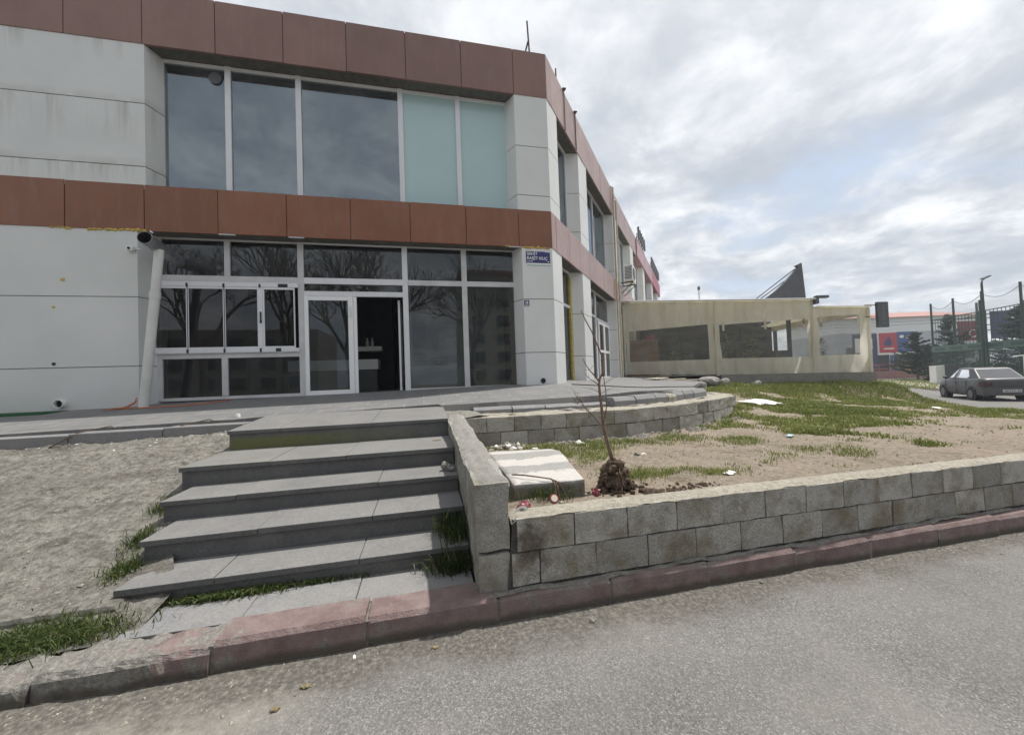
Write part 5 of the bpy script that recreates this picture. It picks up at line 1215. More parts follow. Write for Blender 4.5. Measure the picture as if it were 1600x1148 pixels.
m = MB(); m.tube([(-2.62, 6.3, tz(-2.6, 6.3)), (-2.62, 6.3, tz(-2.6, 6.3)+.05)], [.035, .03], 10); tag(m.build('pipe_cap', M['white']), 'small white pipe cap standing on the terrace at the left corner of the stairs', 'cap')
m = MB(); m.lump((.14, 4.72, .805), (.05, .022, .006), 81, 2, .3); tag(m.build('leaf', M['dryblade']), 'dry yellow leaf on the second step near the side wall', 'leaf')
for k, (x, y, lb) in enumerate([(-.62, 2.16, 'crumpled dry brown leaf on the asphalt below the kerb'), (-.72, 2.05, 'small yellow leaf on the asphalt at the lower left'), (.02, 2.28, 'dry curled leaf in the gutter below the stairs')]):
    m = MB(); m.lump((x, y, gz(x)+.01), (.022, .013, .006), 85+k, 2, .5); tag(m.build('leaf', M['dryblade']), lb, 'leaf')
m = MB(); m.tube([(-.42, 2.33, .012), (-.415, 2.30, .012)], .008, 8); tag(m.build('cigarette_end', M['whitetrash']), 'white cigarette end in the gutter below the kerb joint', 'cigarette end')
for k, (x, y, rd, lb) in enumerate([(.98, 2.27, .02, 'grey stone lying in the gutter below the front wall'), (.30, 2.55, .018, 'small pale stone on the kerb at the foot of the side wall'), (2.35, 2.36, .016, 'dark stone in the gutter further along the front wall')]):
    m = MB(); m.lump((x, y, gz(x)+rd*.5+(.15 if k == 1 else 0)), (rd, rd*.8, rd*.7), 90+k, 2, .3); tag(m.build('stone', M['cement']), lb, 'stone')
m = MB(); m.lump((.20, 3.93, .66), (.05, .05, .045), 95, 2, .4); m.lump((.24, 3.87, .645), (.03, .03, .025), 96, 2, .4); tag(m.build('mortar_lump', M['cement']), 'crumbled mortar lump in the corner of the third step beside the side wall', 'stone')
# broken old kerb piece on the ramp
m = MB(); m.box((-2.62, 2.86, .06), (-1.86, 3.05, .235)); o = m.build('broken_kerb', M['gravel'], bevel=.03); tag(o, 'half buried broken kerb piece at the foot of the earth ramp left of the stairs', 'kerb piece')

# ------------------------------------------------------------------ parked car
def paint(name, c, rough=.35):
    t = NT(name); o_ = t.objc(); z = t.xyz(o_)[2]
    cc = t.mix(t.rng(t.noise(3, 5, .65, o_), .35, .7), c, tuple(x*.85 for x in c)); cc = t.mix(t.rng(z, .45, .2, 0, .4), cc, (.16,.15,.13))
    t.pbr(cc, t.rng(t.noise(2, 4, .6, o_), .3, .7, rough, rough+.15), None, .5, .35); return t.m
M['carpaint'] = paint('dusty_grey_car_paint', (.075,.075,.08)); M['bumper'] = simple('grey_bumper', (.075,.075,.08), .6, .15, 8, .05, obj=True); M['tyre'] = simple('tyre_rubber', (.018,.018,.018), .9, .3, 20, .2, obj=True); M['hub'] = simple('dull_hub_cap', (.12,.12,.125), .5, .2, 10, 0, obj=True); M['tail'] = simple('dark_red_lens', (.045,.008,.009), .25, .1, 10, 0, obj=True)
CH = R(48)
car = thing('parked_car', (27.1, 13.40, gz(27.1)), 'grey four door saloon car parked at the roadside in front of the green sports cage', 'car', rz=CH)
car.scale = (1.09, 1.09, 1.09)
def cpart(m, name, mat, par=None, bevel=0, smooth=False):
    par = par or car; o = wloc(par); 
    m.v = [(p[0]+o.x, p[1]+o.y, p[2]+o.z) for p in m.v]; return m.build(name, mat, par, bevel, smooth)
def loft(m, secs, closed=True):
    n = len(secs[0]); vs = [p for s in secs for p in s]
    m.add(vs, [(a*n+k, a*n+(k+1) % n, (a+1)*n+(k+1) % n, (a+1)*n+k) for a in range(len(secs)-1) for k in range(n)]+[tuple(range(n-1, -1, -1)), tuple((len(secs)-1)*n+k for k in range(n))])
m = MB(); secs = []
for x, w, zb, zt in [(-2.04,.66,.36,.84),(-2.0,.74,.30,.93),(-1.9,.79,.26,.975),(-1.6,.805,.23,.985),(-1.2,.81,.20,.975),(-.6,.815,.19,.95),(0,.815,.19,.93),(.6,.815,.19,.92),(1.0,.81,.20,.915),(1.35,.80,.22,.87),(1.7,.77,.25,.79),(1.92,.70,.29,.71),(2.04,.55,.34,.63)]:
    half = [(w*.86, zb), (w*.97, zb+.10), (w, .47), (w*.995, .60), (w*.975, zt-.09), (w*.92, zt-.025), (w*.72, zt)]
    secs.append([(x, y, z) for y, z in half]+[(x, -y, z) for y, z in reversed(half)])
loft(m, secs); cpart(m, 'body', M['carpaint'], smooth=True)
m = MB()
def ring4(b): return b
base = [(-1.52,.66),(-.9,.735),(.3,.745),(1.12,.66)]; roof = [(-.78,.53),(-.55,.575),(.18,.58),(.40,.53)]
secs = []
for k, z in ((0,.93),(.5,1.18),(.88,1.365),(.97,1.40),(1.0,1.415)):
    q = min(1, k/.97) if k < 1 else 1; pr = [(b[0]+(r_[0]-b[0])*q, b[1]+(r_[1]-b[1])*q*(1 if k < .9 else 1)-(.05 if k >= .97 else 0)-(.1 if k == 1 else 0)) for b, r_ in zip(base, roof)]
    secs.append([(x, y, z) for x, y in pr]+[(x, -y, z) for x, y in reversed(pr)])
loft(m, secs); cpart(m, 'roof', M['carpaint'], smooth=False, bevel=.012)
def sidept(x, z, s):                                          # point on the greenhouse flank
    q = (z-.93)/.47; xs_ = [b[0]+(r_[0]-b[0])*q for b, r_ in zip(base, roof)]; ys_ = [b[1]+(r_[1]-b[1])*q for b, r_ in zip(base, roof)]
    return (x, s*(np.interp(x, xs_, ys_)+.006), z)
for s in (1, -1):
    for pl in ([(.86,.97),(.08,.97),(.08,1.34),(.30,1.34),(.45,1.27)], [(.0,.97),(-.72,.97),(-.84,1.04),(-.60,1.32),(-.52,1.34),(.0,1.34)]):
        m = MB(); m.extr([sidept(x, z, s) for x, z in pl], (0, -s*.004, 0)); cpart(m, 'side_window', M['glass_car'])
def endpt(y, q, front):
    b = base[3] if front else base[0]; r_ = roof[3] if front else roof[0]
    return (b[0]+(r_[0]-b[0])*q+(.006 if front else -.006), y*(b[1]+(r_[1]-b[1])*q), .93+.47*q+.006)
for fr_ in (True, False):
    m = MB(); m.extr([endpt(-.93, .1, fr_), endpt(.93, .1, fr_), endpt(.93, .88, fr_), endpt(-.93, .88, fr_)], (.004 if not fr_ else -.004, 0, -.004)); cpart(m, 'windscreen' if fr_ else 'rear_window', M['glass_car'])
m = MB(); m.box((-.70, -.52, .95), (.25, .52, 1.0)); m.box((-.75, -.5, .95), (-.6, .5, 1.2)); m.box((.15, .1, .95), (.27, .55, 1.25)); m.box((.15, -.55, .95), (.27, -.1, 1.25)); cpart(m, 'seats', M['black'])
for x in (1.23, -1.19):
    for s in (1, -1):
        m = MB(); m.tube([(x, s*.60, .285), (x, s*.822, .285)], .355, 24); cpart(m, 'wheel_arch', M['black'])
        m = MB(); m.tube([(x, s*.66, .285), (x, s*.67, .285), (x, s*.826, .285), (x, s*.838, .285)], [.26,.285,.285,.262], 24); w_ = cpart(m, 'wheel', M['tyre'])
        m = MB(); m.tube([(x, s*.80, .285), (x, s*.842, .285)], .185, 20); cpart(m, 'hub_cap', M['hub'], w_)
m = MB(); secs = []
for x, w in ((-2.10,.55),(-2.10,.68),(-2.02,.79),(-1.62,.825)): secs.append([(x, w, .26), (x, w, .58), (x, -w, .58), (x, -w, .26)])
loft(m, [secs[1], secs[2], secs[3]]); cpart(m, 'rear_bumper', M['bumper'], bevel=.02)
m = MB(); loft(m, [[(1.66,.80,.24),(1.66,.80,.50),(1.66,-.80,.50),(1.66,-.80,.24)], [(1.95,.72,.24),(1.95,.72,.50),(1.95,-.72,.50),(1.95,-.72,.24)], [(2.1,.56,.26),(2.1,.56,.50),(2.1,-.56,.50),(2.1,-.56,.26)]]); cpart(m, 'front_bumper', M['bumper'], bevel=.02)
for s in (1, -1):
    m = MB(); m.extr([(-2.035, s*.50, .64), (-2.03, s*.74, .64), (-1.80, s*.815, .66), (-1.80, s*.80, .82), (-2.01, s*.745, .83), (-2.03, s*.50, .83)], (-.012, s*.012, .0)); cpart(m, 'tail_light', M['tail'])
    m = MB(); m.lump((.80, s*.88, .99), (.06, .10, .065), 3, 2, .05); cpart(m, 'mirror', M['bumper'], smooth=True)
    for x in (.12, -.72): 
        m = MB(); m.box((x-.0, s*.80-.012, .755), (x+.16, s*.80+.018, .785)); cpart(m, 'door_handle', M['bumper'])
    m = MB(); m.box((-1.55, s*.811-.008, .50), (1.5, s*.811+.012, .55)); cpart(m, 'side_strip', M['bumper'])
    m = MB()
    for x in (.98, .04, -.80): m.box((x-.004, s*.812-.006, .28), (x+.004, s*.812+.006, .9))
    cpart(m, 'door_seam', M['black'])
m = MB(); m.box((-2.125, -.26, .40), (-2.10, .26, .51)); pl_ = cpart(m, 'number_plate', M['alug'])
m = MB()
for k, y in enumerate((-.21, -.15, -.06, 0, .06, .13, .19)): m.box((-2.128, y-.017, .425), (-2.124, y+.017, .485))
cpart(m, 'plate_digits', M['darkgrey'], pl_)

# ------------------------------------------------------------------ sports cage
cg = thing('sports_cage', (50, 25, -.7), 'tall green steel sports cage fence with board band and safety net behind the parked car', 'fence')
F0, F1 = Vector((53.4, 29.9, 0)), Vector((38.5, 7.6, 0)); FU = (F1-F0).normalized(); FN = Vector((FU.y, -FU.x, 0)); FL = (F1-F0).length
fp = lambda d, z, o=0: F0+FU*d+FN*o+Vector((0, 0, z))
for d in (0, 3.3, 6.9, 10.9, 14.6, 18.4, 22.2, 26):
    m = MB(); m.tube([fp(d, -.9), fp(d, 7.75)], .088, 10); m.build('post', M['green'], cg)
m = MB(); m.tube([fp(7.4, -.9, .4), fp(7.4, 6.9, .4)], .12, 10); m.build('post', M['green'], cg)
for z in (5.95, 5.6, 4.65, 2.5, .25, -.6):
    m = MB(); m.tube([fp(0, z), fp(FL, z)], .045, 6); m.build('rail', M['green'], cg)
m = MB(); d = .15
while d < FL: m.extr([fp(d, 3.1), fp(d+.03, 3.1), fp(d+.03, 5.95), fp(d, 5.95)], FN*.03); d += .42
m.build('upper_bars', M['green'], cg)
m = MB(); d = .1
while d < FL: m.extr([fp(d, -.85), fp(d+.04, -.85), fp(d+.04, 2.5), fp(d, 2.5)], FN*.03); d += .155
m.build('lower_bars', M['green'], cg)
m = MB(); m.extr([fp(0, 2.52, .06), fp(FL, 2.52, .06), fp(FL, 3.12, .06), fp(0, 3.12, .06)], FN*.05); m.cm = 1; d = .4
while d < FL-2: m.extr([fp(d, 2.66, .112), fp(d+1.6, 2.66, .112), fp(d+1.6, 2.95, .112), fp(d, 2.95, .112)], FN*.004); d += 2.35
m.build('board_band', [M['greenl'], M['green']], cg)
t = NT('safety_net'); df = t.n('ShaderNodeBsdfDiffuse'); df.inputs[0].default_value = (.30,.34,.33,1); tr = t.n('ShaderNodeBsdfTransparent'); mx = t.n('ShaderNodeMixShader'); mx.inputs[0].default_value = .16; t.l(tr.outputs[0], mx.inputs[1]); t.l(df.outputs[0], mx.inputs[2]); t.l(mx.outputs[0], t.out.inputs[0]); M['net'] = t.m
m = MB(); 
for d0, d1 in ((0, 3.3), (3.3, 6.9), (6.9, 10.9), (10.9, 14.6), (14.6, 18.4), (18.4, 26)):
    for k in range(8):
        a, b_ = d0+(d1-d0)*k/8, d0+(d1-d0)*(k+1)/8; za, zb_ = 7.5-.55*math.sin(math.pi*k/8), 7.5-.55*math.sin(math.pi*(k+1)/8); m.add([fp(a, 5.95), fp(b_, 5.95), fp(b_, zb_), fp(a, za)], [(0,1,2,3)])
m.build('net', M['net'], cg)
m = MB()
for d0, d1 in ((0, 3.3), (3.3, 6.9), (6.9, 10.9), (10.9, 14.6), (14.6, 18.4)): m.tube([fp(d0+(d1-d0)*k/8, 7.5-.55*math.sin(math.pi*k/8)) for k in range(9)], .02, 5)
m.build('net_rope', M['green'], cg)
for o in (0,):
    m = MB(); FB = Vector((.93, -.37, 0))
    for z in (5.95, 4.65, 2.5, .25): m.tube([fp(0, z), fp(0, z)+FB*22], .05, 6)
    for k in range(1, 6): m.tube([fp(0, -.9)+FB*4.2*k, fp(0, 7.6)+FB*4.2*k], .1, 8)
    m.build('return_side', M['green'], cg)
lp = thing('street_lamp', (47.3, 22.9, -.7), 'tall green street lamp with an angled head standing at the sports cage', 'street lamp')
m = MB(); m.tube([(47.3, 22.9, -.8), (47.0, 22.85, 8.05), (47.02, 22.83, 8.3), (47.25, 22.78, 8.5)], [.11, .08, .05, .045], 8); m.build('pole', M['green'], lp)
m = MB(); m.extr([(47.15, 22.75, 8.42), (47.75, 22.62, 8.66), (47.85, 22.6, 8.78), (47.5, 22.68, 8.74), (47.15, 22.76, 8.55)], (.04, .26, 0)); m.build('head', M['darkgrey'], lp, bevel=.02)
ub = thing('utility_box', (47.3, 26.2, -.7), 'white utility cabinet standing beside the left corner of the sports cage', 'cabinet')
m = MB(); m.extr([(46.9, 26.15, -.75), (47.75, 26.0, -.75), (47.75, 26.0, 1.12), (46.9, 26.15, 1.12)], (.15, .6, 0)); m.build('body', M['white'], ub, bevel=.02)
m = MB(); m.extr([(47.77, 25.98, -.75), (48.7, 25.8, -.75), (48.7, 25.8, 1.2), (47.77, 25.98, 1.2)], (.15, .6, 0)); m.build('dark_door', M['darkgrey'], ub, bevel=.02)
hr = thing('handrail', (42.8, 18.9, -.6), 'white sloping handrail with posts at the right edge behind the parked car', 'handrail')
for a, b_ in (((42.8, 18.9, 1.75), (42.8, 18.9, -.7)), ((43.8, 18.0, 2.5), (43.8, 18.0, -.7)), ((42.8, 18.9, 1.75), (43.8, 18.0, 2.5)), ((42.1, 19.1, 1.72), (42.8, 18.9, 1.75))):
    m = MB(); m.tube([a, b_], .045, 6); m.build('bar', M['white'], hr)

# ------------------------------------------------------------------ conifers
def conifer(loc, h, rad, label, seed, dens=1.0, skirt=.12):
    r = np.random.default_rng(seed); rt = thing('conifer_tree', loc, label, 'tree'); L = Vector(loc)
    m = MB(); m.tube([L, L+Vector((.05, 0, h*.5)), L+Vector((0, .05, h*.97))], [.16, .1, .02], 8); m.build('trunk', M['bark'], rt)
    m = MB(); nb = int(120*dens)
    for k in range(nb):
        u = skirt+(1-skirt)*(k+r.random())/nb; a = r.random()*6.28; ln = rad*(1-u)**.75*(.55+.6*r.random())+.15; z = h*u
        dv = Vector((math.cos(a), math.sin(a), 0)); droop = r.uniform(-.25, .2)
        n = int(14+30*ln/rad)
        for q in range(n):
            w = (q+.5)/n; p = L+Vector((0, 0, z))+dv*ln*w+Vector((0, 0, droop*ln*w+.28*ln*w*w))
            for s in range(3):
                d_ = (dv*r.uniform(.2, 1)+Vector((r.normal(), r.normal(), r.normal()*.45+.1))*.55).normalized(); wd = d_.cross(Vector((r.normal(), r.normal(), r.normal()))).normalized()*.045; l_ = r.uniform(.16, .34)
                m.cr = float(r.random()); m.add([p-wd, p+wd, p+d_*l_], [(0,1,2)])
    m.cr = 0; m.build('crown', M['conifer'], rt)
conifer((63.0, 37.0, -.9), 6.3, 3.4, 'broad dark conifer standing left of the sports cage', 1, 1.3)
conifer((64.0, 34.2, -.9), 8.2, 2.8, 'tall dark conifer behind the left end of the sports cage', 2, 1.2)
conifer((63.4, 28.0, -.9), 8.3, 3.6, 'wide dark conifer behind the right part of the sports cage', 3, 1.3)
conifer((62.0, 24.6, -.9), 7.2, 3.2, 'dark conifer at the right edge of the photo behind the sports cage', 4, 1.1)
hd = MB(); r = np.random.default_rng(5)
for k in range(5000):
    u = r.random(); p = Vector((58+u*8, 33.5-u*12, -.8+r.random()**1.5*2.0)); d_ = Vector(r.normal(size=3)).normalized(); w_ = Vector(r.normal(size=3)).normalized()*.08; hd.cr = float(r.random()); hd.add([p-w_, p+w_, p+d_*.35], [(0,1,2)])
tag(hd.build('hedge', M['conifer']), 'dark hedge seen through the lower bars of the sports cage', 'hedge')

# ------------------------------------------------------------------ buildings and hoardings across the far road
fb = thing('far_building', (98, 60, -.9), 'long pale building with a red hipped roof far behind the sports cage', 'building')
W0, W1 = Vector((84, 62.6, 0)), Vector((114.5, 55.3, 0)); WU = (W1-W0).normalized(); WN = Vector((WU.y, -WU.x, 0)); WL = (W1-W0).length
wp = lambda d, z, o=0: W0+WU*d+WN*o+Vector((0, 0, z))
t = NT('pale_render'); P = t.xyz(); t.pbr(t.mix(t.rng(P[2], 8.0, 8.05), (.40,.42,.46), (.66,.67,.69)), .8); M['farwall'] = t.m
m = MB(); m.extr([wp(0, -1.2), wp(WL, -1.2), wp(WL, 11.0), wp(0, 11.0)], WN*-14); m.build('wall', M['farwall'], fb)
m = MB(); a = [wp(-1, 11.0, .9), wp(WL+1.2, 11.0, .9), wp(WL+1.2, 11.0, -15), wp(-1, 11.0, -15), wp(3, 12.9, -7), wp(WL-5, 12.9, -7)]; m.add(a, [(0,1,5,4),(1,2,5),(2,3,4,5),(3,0,4),(3,2,1,0)]); m.build('roof', M['roofred'], fb)
m = MB(); q = wp(6.5, 0, -5); m.box((q.x-.5, q.y-.5, 12), (q.x+.5, q.y+.5, 13.6)); m.build('chimney', M['white'], fb)
m = MB()
for d in range(2, 30, 4):
    m = MB(); m.extr([wp(d, 2, .01), wp(d+2.4, 2, .01), wp(d+2.4, 5, .01), wp(d, 5, .01)], WN*.05); m.build('window', M['darkgrey'], fb)
B0, B1 = Vector((80.9, 53.05, 0)), Vector((87.4, 51.4, 0)); BU = (B1-B0).normalized(); BN = Vector((BU.y, -BU.x, 0))
bpp = lambda d, z, o=0: B0+BU*d+BN*o+Vector((0, 0, z))
def rect(m, d0, d1, z0, z1, o, th=.06): m.extr([bpp(d0, z0, o), bpp(d1, z0, o), bpp(d1, z1, o), bpp(d0, z1, o)], BN*th)
hb = thing('billboard', (84, 52.2, -.9), 'billboard with a red and a blue poster half in front of the pale building', 'billboard')
m = MB(); rect(m, -.2, 6.6, 3.1, 7.2, 0, .25); rect(m, 2.2, 2.7, -1, 3.1, -.3, .3); m.build('frame', M['white'], hb)
m = MB(); rect(m, 0, 3.15, 3.45, 7.05, .26); m.build('red_poster', M['redpanel'], hb)
m = MB(); rect(m, 3.17, 6.5, 3.45, 7.15, .26); m.build('blue_poster', M['bluepanel'], hb)
m = MB(); r = random.Random(4)
for k in range(6): rect(m, .75+k*.3, .98+k*.3, 4.05, 4.28+.05*(k % 2), .33, .02)
for k in range(7): rect(m, 3.9+k*.33, 4.1+k*.33, 4.25, 4.4, .33, .02)
for cx_, cz, s in ((4.0, 6.3, .42), (5.3, 6.2, .5), (5.7, 5.5, .45), (5.2, 5.0, .35)): m.add([bpp(cx_+s*math.cos(k*.524)*(1+.2*math.sin(k*2.1)), cz+s*.7*math.sin(k*.524), .33) for k in range(12)], [tuple(range(12))])
m.build('printed_shapes', M['whitetrash'], hb)
m = MB()
for cx_, cz, s in ((1.6, 5.6, .55), (1.5, 5.1, .75), (1.7, 6.1, .3)): m.add([bpp(cx_+s*math.cos(k*.524), cz+s*.6*math.sin(k*.524), .335) for k in range(12)], [tuple(range(12))])
m.build('printed_dark_shapes', M['navy'], hb)
ns = thing('navy_shopfront', (79, 53.5, -.9), 'dark navy shopfront hoarding with a white panel at the left of the billboard', 'shopfront')
m = MB(); rect(m, -4.5, -.25, -1, 7.0, -.1, .2); m.build('board', M['navypanel'], ns)
m = MB(); rect(m, -4.2, -1.1, 3.6, 6.2, .11, .03); m.build('white_panel', M['signwhite'], ns)
m = MB(); rect(m, -2.35, -1.75, 5.28, 5.42, .15, .02); rect(m, -2.12, -1.98, 4.7, 5.27, .15, .02); m.build('letter_t', M['navypanel'], ns)
m = MB(); m.tube([bpp(-1.35, 3.75, .12), bpp(-1.35, 3.75, .2)], .5, 18); m.build('round_mark', M['navypanel'], ns)
sr = thing('dark_shop_row', (84, 53, -.9), 'row of dark shop fronts below the billboard', 'shops')
m = MB(); rect(m, -.2, 10.5, -1, 3.08, -1.2, .2); m.build('front', M['dark'], sr)
m = MB(); rect(m, 1.95, 2.5, -1, 3.0, .1, .1); m.build('blue_banner', M['bluepanel'], sr); m = MB(); rect(m, 5.5, 6.3, -.5, 1.9, -.9, .1); m.build('pale_panel', M['foam'], sr)
M['wine'] = simple('dark_red_board', (.20,.035,.04), .6, .1, 3, 0)
rs2 = thing('red_sign', (76, 40, 4), 'dark red sign board with white lettering seen through the sports cage', 'sign')
m = MB(); m.extr([(81.4, 42.3, 4.6), (84.6, 41.5, 4.6), (84.6, 41.5, 7.6), (81.4, 42.3, 7.6)], (.05, .3, 0)); m.build('board', M['roofred'] if False else M['wine'], rs2)
cu_rot = Matrix.Rotation(R(-14.5), 4, 'Z') @ Matrix.Rotation(R(90), 4, 'X'); text('C', 1.7, (82.6, 41.95, 5.1), M['signwhite'], rs2, rot=cu_rot, ext=.02)
m = MB(); m.tube([(82, 42.3, -1), (82, 42.3, 4.3)], .15, 8); m.build('leg', M['darkgrey'], rs2)
bs2 = thing('blue_sign', (76, 36, 4), 'dark blue sign board with white lettering seen through the right part of the sports cage', 'sign')
m = MB(); m.extr([(79.0, 37.5, 4.5), (88, 34.6, 4.5), (88, 34.6, 8.4), (79.0, 37.5, 8.4)], (.05, .3, 0)); m.build('board', M['navypanel'], bs2)
m = MB()
for k in range(5): x = 81.2+k*.75; y = 37.5-(x-79)*.322; m.extr([(x, y-.02, 7.1), (x+.5, y-.18, 7.1), (x+.5, y-.18, 7.7), (x, y-.02, 7.7)], (0, -.02, 0))
m.build('lettering', M['signwhite'], bs2); m = MB(); m.tube([(83, 36.4, -1), (83, 36.4, 4.5)], .15, 8); m.build('leg', M['darkgrey'], bs2)
rf_ = thing('red_railing', (62, 42, -.5), 'low red railing along the far road left of the sports cage', 'railing')
R0, R1 = Vector((58, 43.5, 0)), Vector((84, 36.0, 0)); RU = (R1-R0).normalized(); RL = (R1-R0).length
for z in (1.35, .75):
    m = MB(); m.tube([R0+RU*0+Vector((0,0,z)), R0+RU*RL+Vector((0,0,z))], .05, 6); m.build('rail', M['redpaint'], rf_)
for k in range(14):
    m = MB(); q = R0+RU*(k*2); m.tube([q+Vector((0,0,-.6)), q+Vector((0,0,1.38))], .05, 6); m.build('post', M['redpaint'], rf_)
lw = MB(); lw.extr([R0+Vector((0,-.2,-1)), R1+Vector((0,-.2,-1)), R1+Vector((0,-.2,.42)), R0+Vector((0,-.2,.42))], (0,-.3,0)); tag(lw.build('low_wall', M['roofred']), 'low brown wall below the red railing on the far road', 'wall')
pw = MB()
for z, o in ((8.9, 0), (9.5, .5)): pw.tube([Vector((70-2*o, 66, z+.2)), Vector((85, 58+o, z)), Vector((104, 50+o, z+.1))], .035, 5)
tag(pw.build('power_lines', M['darkgrey']), 'two thin power lines in front of the pale building', 'cable')

# ------------------------------------------------------------------ across the street, behind the photographer (seen in the panes)
def bare_tree(loc, h, seed, label):
    r = random.Random(seed); rt = thing('bare_tree', loc, label, 'tree', 'bare trees across the street'); L = Vector(loc); tr_ = MB(); cr = MB()
    def grow(p, d_, ln, rad, lev):
        q = p+d_*ln; mid = (p+q)/2+Vector((r.uniform(-1,1), r.uniform(-1,1), r.uniform(-.5,.5)))*ln*.06
        (tr_ if lev < 2 else cr).tube([p, mid, q], [rad, rad*.85, rad*.7], 6 if lev < 3 else 4, False)
        if lev >= 6: return
        for k in range(3 if lev < 4 else 2+(r.random() < .5)):
            dn = (d_+Vector((r.uniform(-1,1), r.uniform(-1,1), r.uniform(-.35,.8)))*(.75 if lev else .55)).normalized(); grow(q if k else p+(q-p)*r.uniform(.6, 1), dn, ln*r.uniform(.62, .82), rad*.62, lev+1)
    grow(L, Vector((.03, 0, 1)), h*.24, h*.018, 0); tr_.build('trunk', M['bark'], rt); cr.build('crown', M['bark'], rt); return rt
bt = bare_tree((-9.5, -13, 0), 16, 3, 'bare tree across the street reflected in the folding panes'); bt2 = bare_tree((-2.6, -14, 0), 17, 8, 'bare tree across the street reflected in the glass above the door')
dup(bt2, (4.5, -17, 0), 2.0, 'bare tree across the street reflected beside the apartment block'); dup(bt, (-15.5, -15, 0), 1.1, 'bare tree across the street at the far left of the panes'); dup(bt2, (-6.4, -19, 0), 4.0, 'bare tree across the street behind the front row of trees')
ab = thing('apartment_block', (14, -34, 0), 'beige apartment block across the street reflected in the right shop windows', 'building')
m = MB(); m.box((5.5, -46, -.5), (24, -34, 15.5)); m.build('wall', M['apart'], ab); m = MB(); m.box((5, -46.5, 15.5), (24.5, -33.5, 16)); m.build('roof', M['roofred'], ab)
for i in range(5):
    for j in range(6):
        m = MB(); x = 6.6+i*3.4; z = 1.2+j*2.45; m.box((x, -33.98, z), (x+1.6, -33.94, z+1.35)); m.build('window', M['darkgrey'], ab)
ab2 = thing('apartment_block', (-26, -40, 0), 'grey apartment block across the street behind the bare trees', 'building')
m = MB(); m.box((-44, -52, -.5), (-14, -40, 9)); m.build('wall', M['cement'], ab2)
for i in range(8):
    for j in range(3):
        m = MB(); x = -42+i*3.5; z = 1.2+j*2.6; m.box((x, -39.98, z), (x+1.7, -39.94, z+1.4)); m.build('window', M['darkgrey'], ab2)

# ------------------------------------------------------------------ sky and sun
SUN = Vector((.44, .135, 1.0)).normalized()
el = math.asin(SUN.z); az = math.atan2(SUN.x, SUN.y)
w = bpy.data.worlds.new("World"); sc.world = w; w.use_nodes = True; nt = w.node_tree; nt.nodes.clear()
W = NT.__new__(NT); W.t = nt; W._pos = None; W.m = None
out = W.n('ShaderNodeOutputWorld'); bg = W.n('ShaderNodeBackground'); W.l(bg.outputs[0], out.inputs[0])
sky = W.n('ShaderNodeTexSky'); sky.sky_type = 'NISHITA'; sky.sun_disc = False; sky.sun_elevation = el; sky.sun_rotation = az; sky.air_density = 1.0; sky.dust_density = 1.6; sky.ozone_density = 1.5
dirv = W.n('ShaderNodeTexCoord').outputs['Generated']; D = W.xyz(dirv)
zc = W.math('MAXIMUM', D[2], 0.0); zq = W.math('ADD', zc, .22)
px = W.math('DIVIDE', D[0], zq); py = W.math('DIVIDE', D[1], zq)
cb = W.n('ShaderNodeCombineXYZ'); W.l(px, cb.inputs[0]); W.l(py, cb.inputs[1]); cb.inputs[2].default_value = SKYSEED if 'SKYSEED' in globals() else 3.1
n1 = W.noise(1.05, 9, .56, cb.outputs[0], .25); n2 = W.noise(2.6, 8, .6, cb.outputs[0], .2); n3 = W.noise(.55, 4, .5, W.mapv((1, 1, 1), (5, 2, 7), vec=cb.outputs[0]))
cov = W.math('ADD', W.math('MULTIPLY', n1, .75), W.math('MULTIPLY', n2, .25))
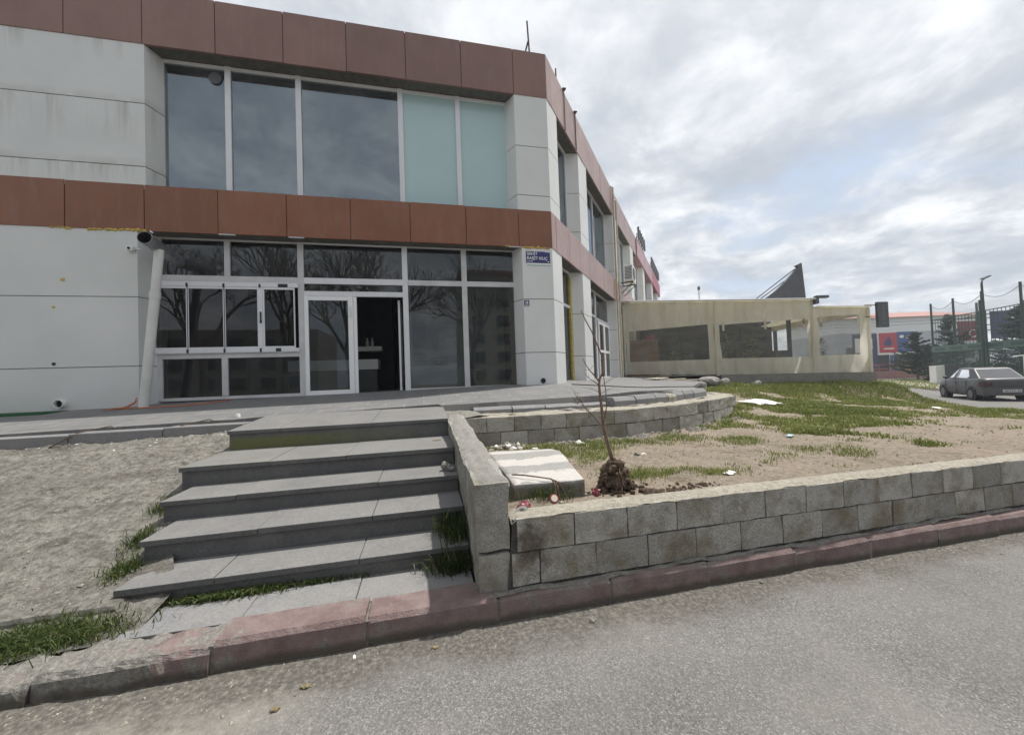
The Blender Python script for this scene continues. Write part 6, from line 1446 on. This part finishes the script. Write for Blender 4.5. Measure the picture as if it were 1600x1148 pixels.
# more cloud high up, a clearer strip near the horizon on the right
clear = W.rng(D[2], .42, .06, 0, .05)
fac = W.rng(W.math('SUBTRACT', cov, clear), .33, .455, 0, 1, True)
shade = W.rng(W.math('ADD', W.math('MULTIPLY', n2, .6), W.math('MULTIPLY', n3, .5)), .42, .66, 0, 1, True)
n4 = W.noise(4.2, 8, .62, cb.outputs[0], .3)
shade = W.math('MULTIPLY', shade, W.rng(n4, .38, .58, .34, 1.0))
cloud = W.mix(shade, (3.4, 3.75, 4.25), (7.5, 7.6, 7.7))
cloud = W.mix(W.rng(D[2], .5, .95, 0, .45), cloud, (5.0, 5.2, 5.6))
skyc = W.mix(W.rng(D[2], .0, .55, .75, .5), sky.outputs[0], (4.9, 5.5, 6.3))
sd = W.n('ShaderNodeVectorMath'); sd.operation = 'DOT_PRODUCT'; W.l(dirv, sd.inputs[0]); sd.inputs[1].default_value = SUN
glow = W.math('POWER', W.math('MAXIMUM', sd.outputs['Value'], 0.), 5.)
cloud = W.mix(W.math('MULTIPLY', glow, .4), cloud, (8.4, 8.4, 8.4))
W.l(W.mix(W.math('MULTIPLY', fac, .94), skyc, cloud), bg.inputs[0]); bg.inputs[1].default_value = .105
sl_ = bpy.data.lights.new('sun', 'SUN'); so_ = bpy.data.objects.new('sun', sl_); col.objects.link(so_); sl_.energy = 3.7; sl_.angle = R(1.2); sl_.color = (1, .955, .89)
so_.rotation_euler = (-SUN).to_track_quat('-Z', 'Y').to_euler(); so_.location = (20, 20, 40)
sc.view_settings.view_transform = 'Standard'; sc.view_settings.look = 'None'; sc.view_settings.gamma = 1; sc.view_settings.exposure = .45
sc.cycles.max_bounces = 8; sc.cycles.transparent_max_bounces = 16; sc.cycles.caustics_reflective = False; sc.cycles.caustics_refractive = False

# ------------------------------------------------------------------ thin air between here and the far road
hz_ = MB(); hz_.box((-121, -111, -4), (241, 221, 24)); t = NT('thin_haze'); pv = t.n('ShaderNodeVolumePrincipled'); pv.inputs['Color'].default_value = (.80,.86,.95,1); pv.inputs['Density'].default_value = .0010; pv.inputs['Anisotropy'].default_value = .2
t.l(pv.outputs[0], t.out.inputs['Volume']); o = hz_.build('haze', t.m); tag(o, kind='stuff')
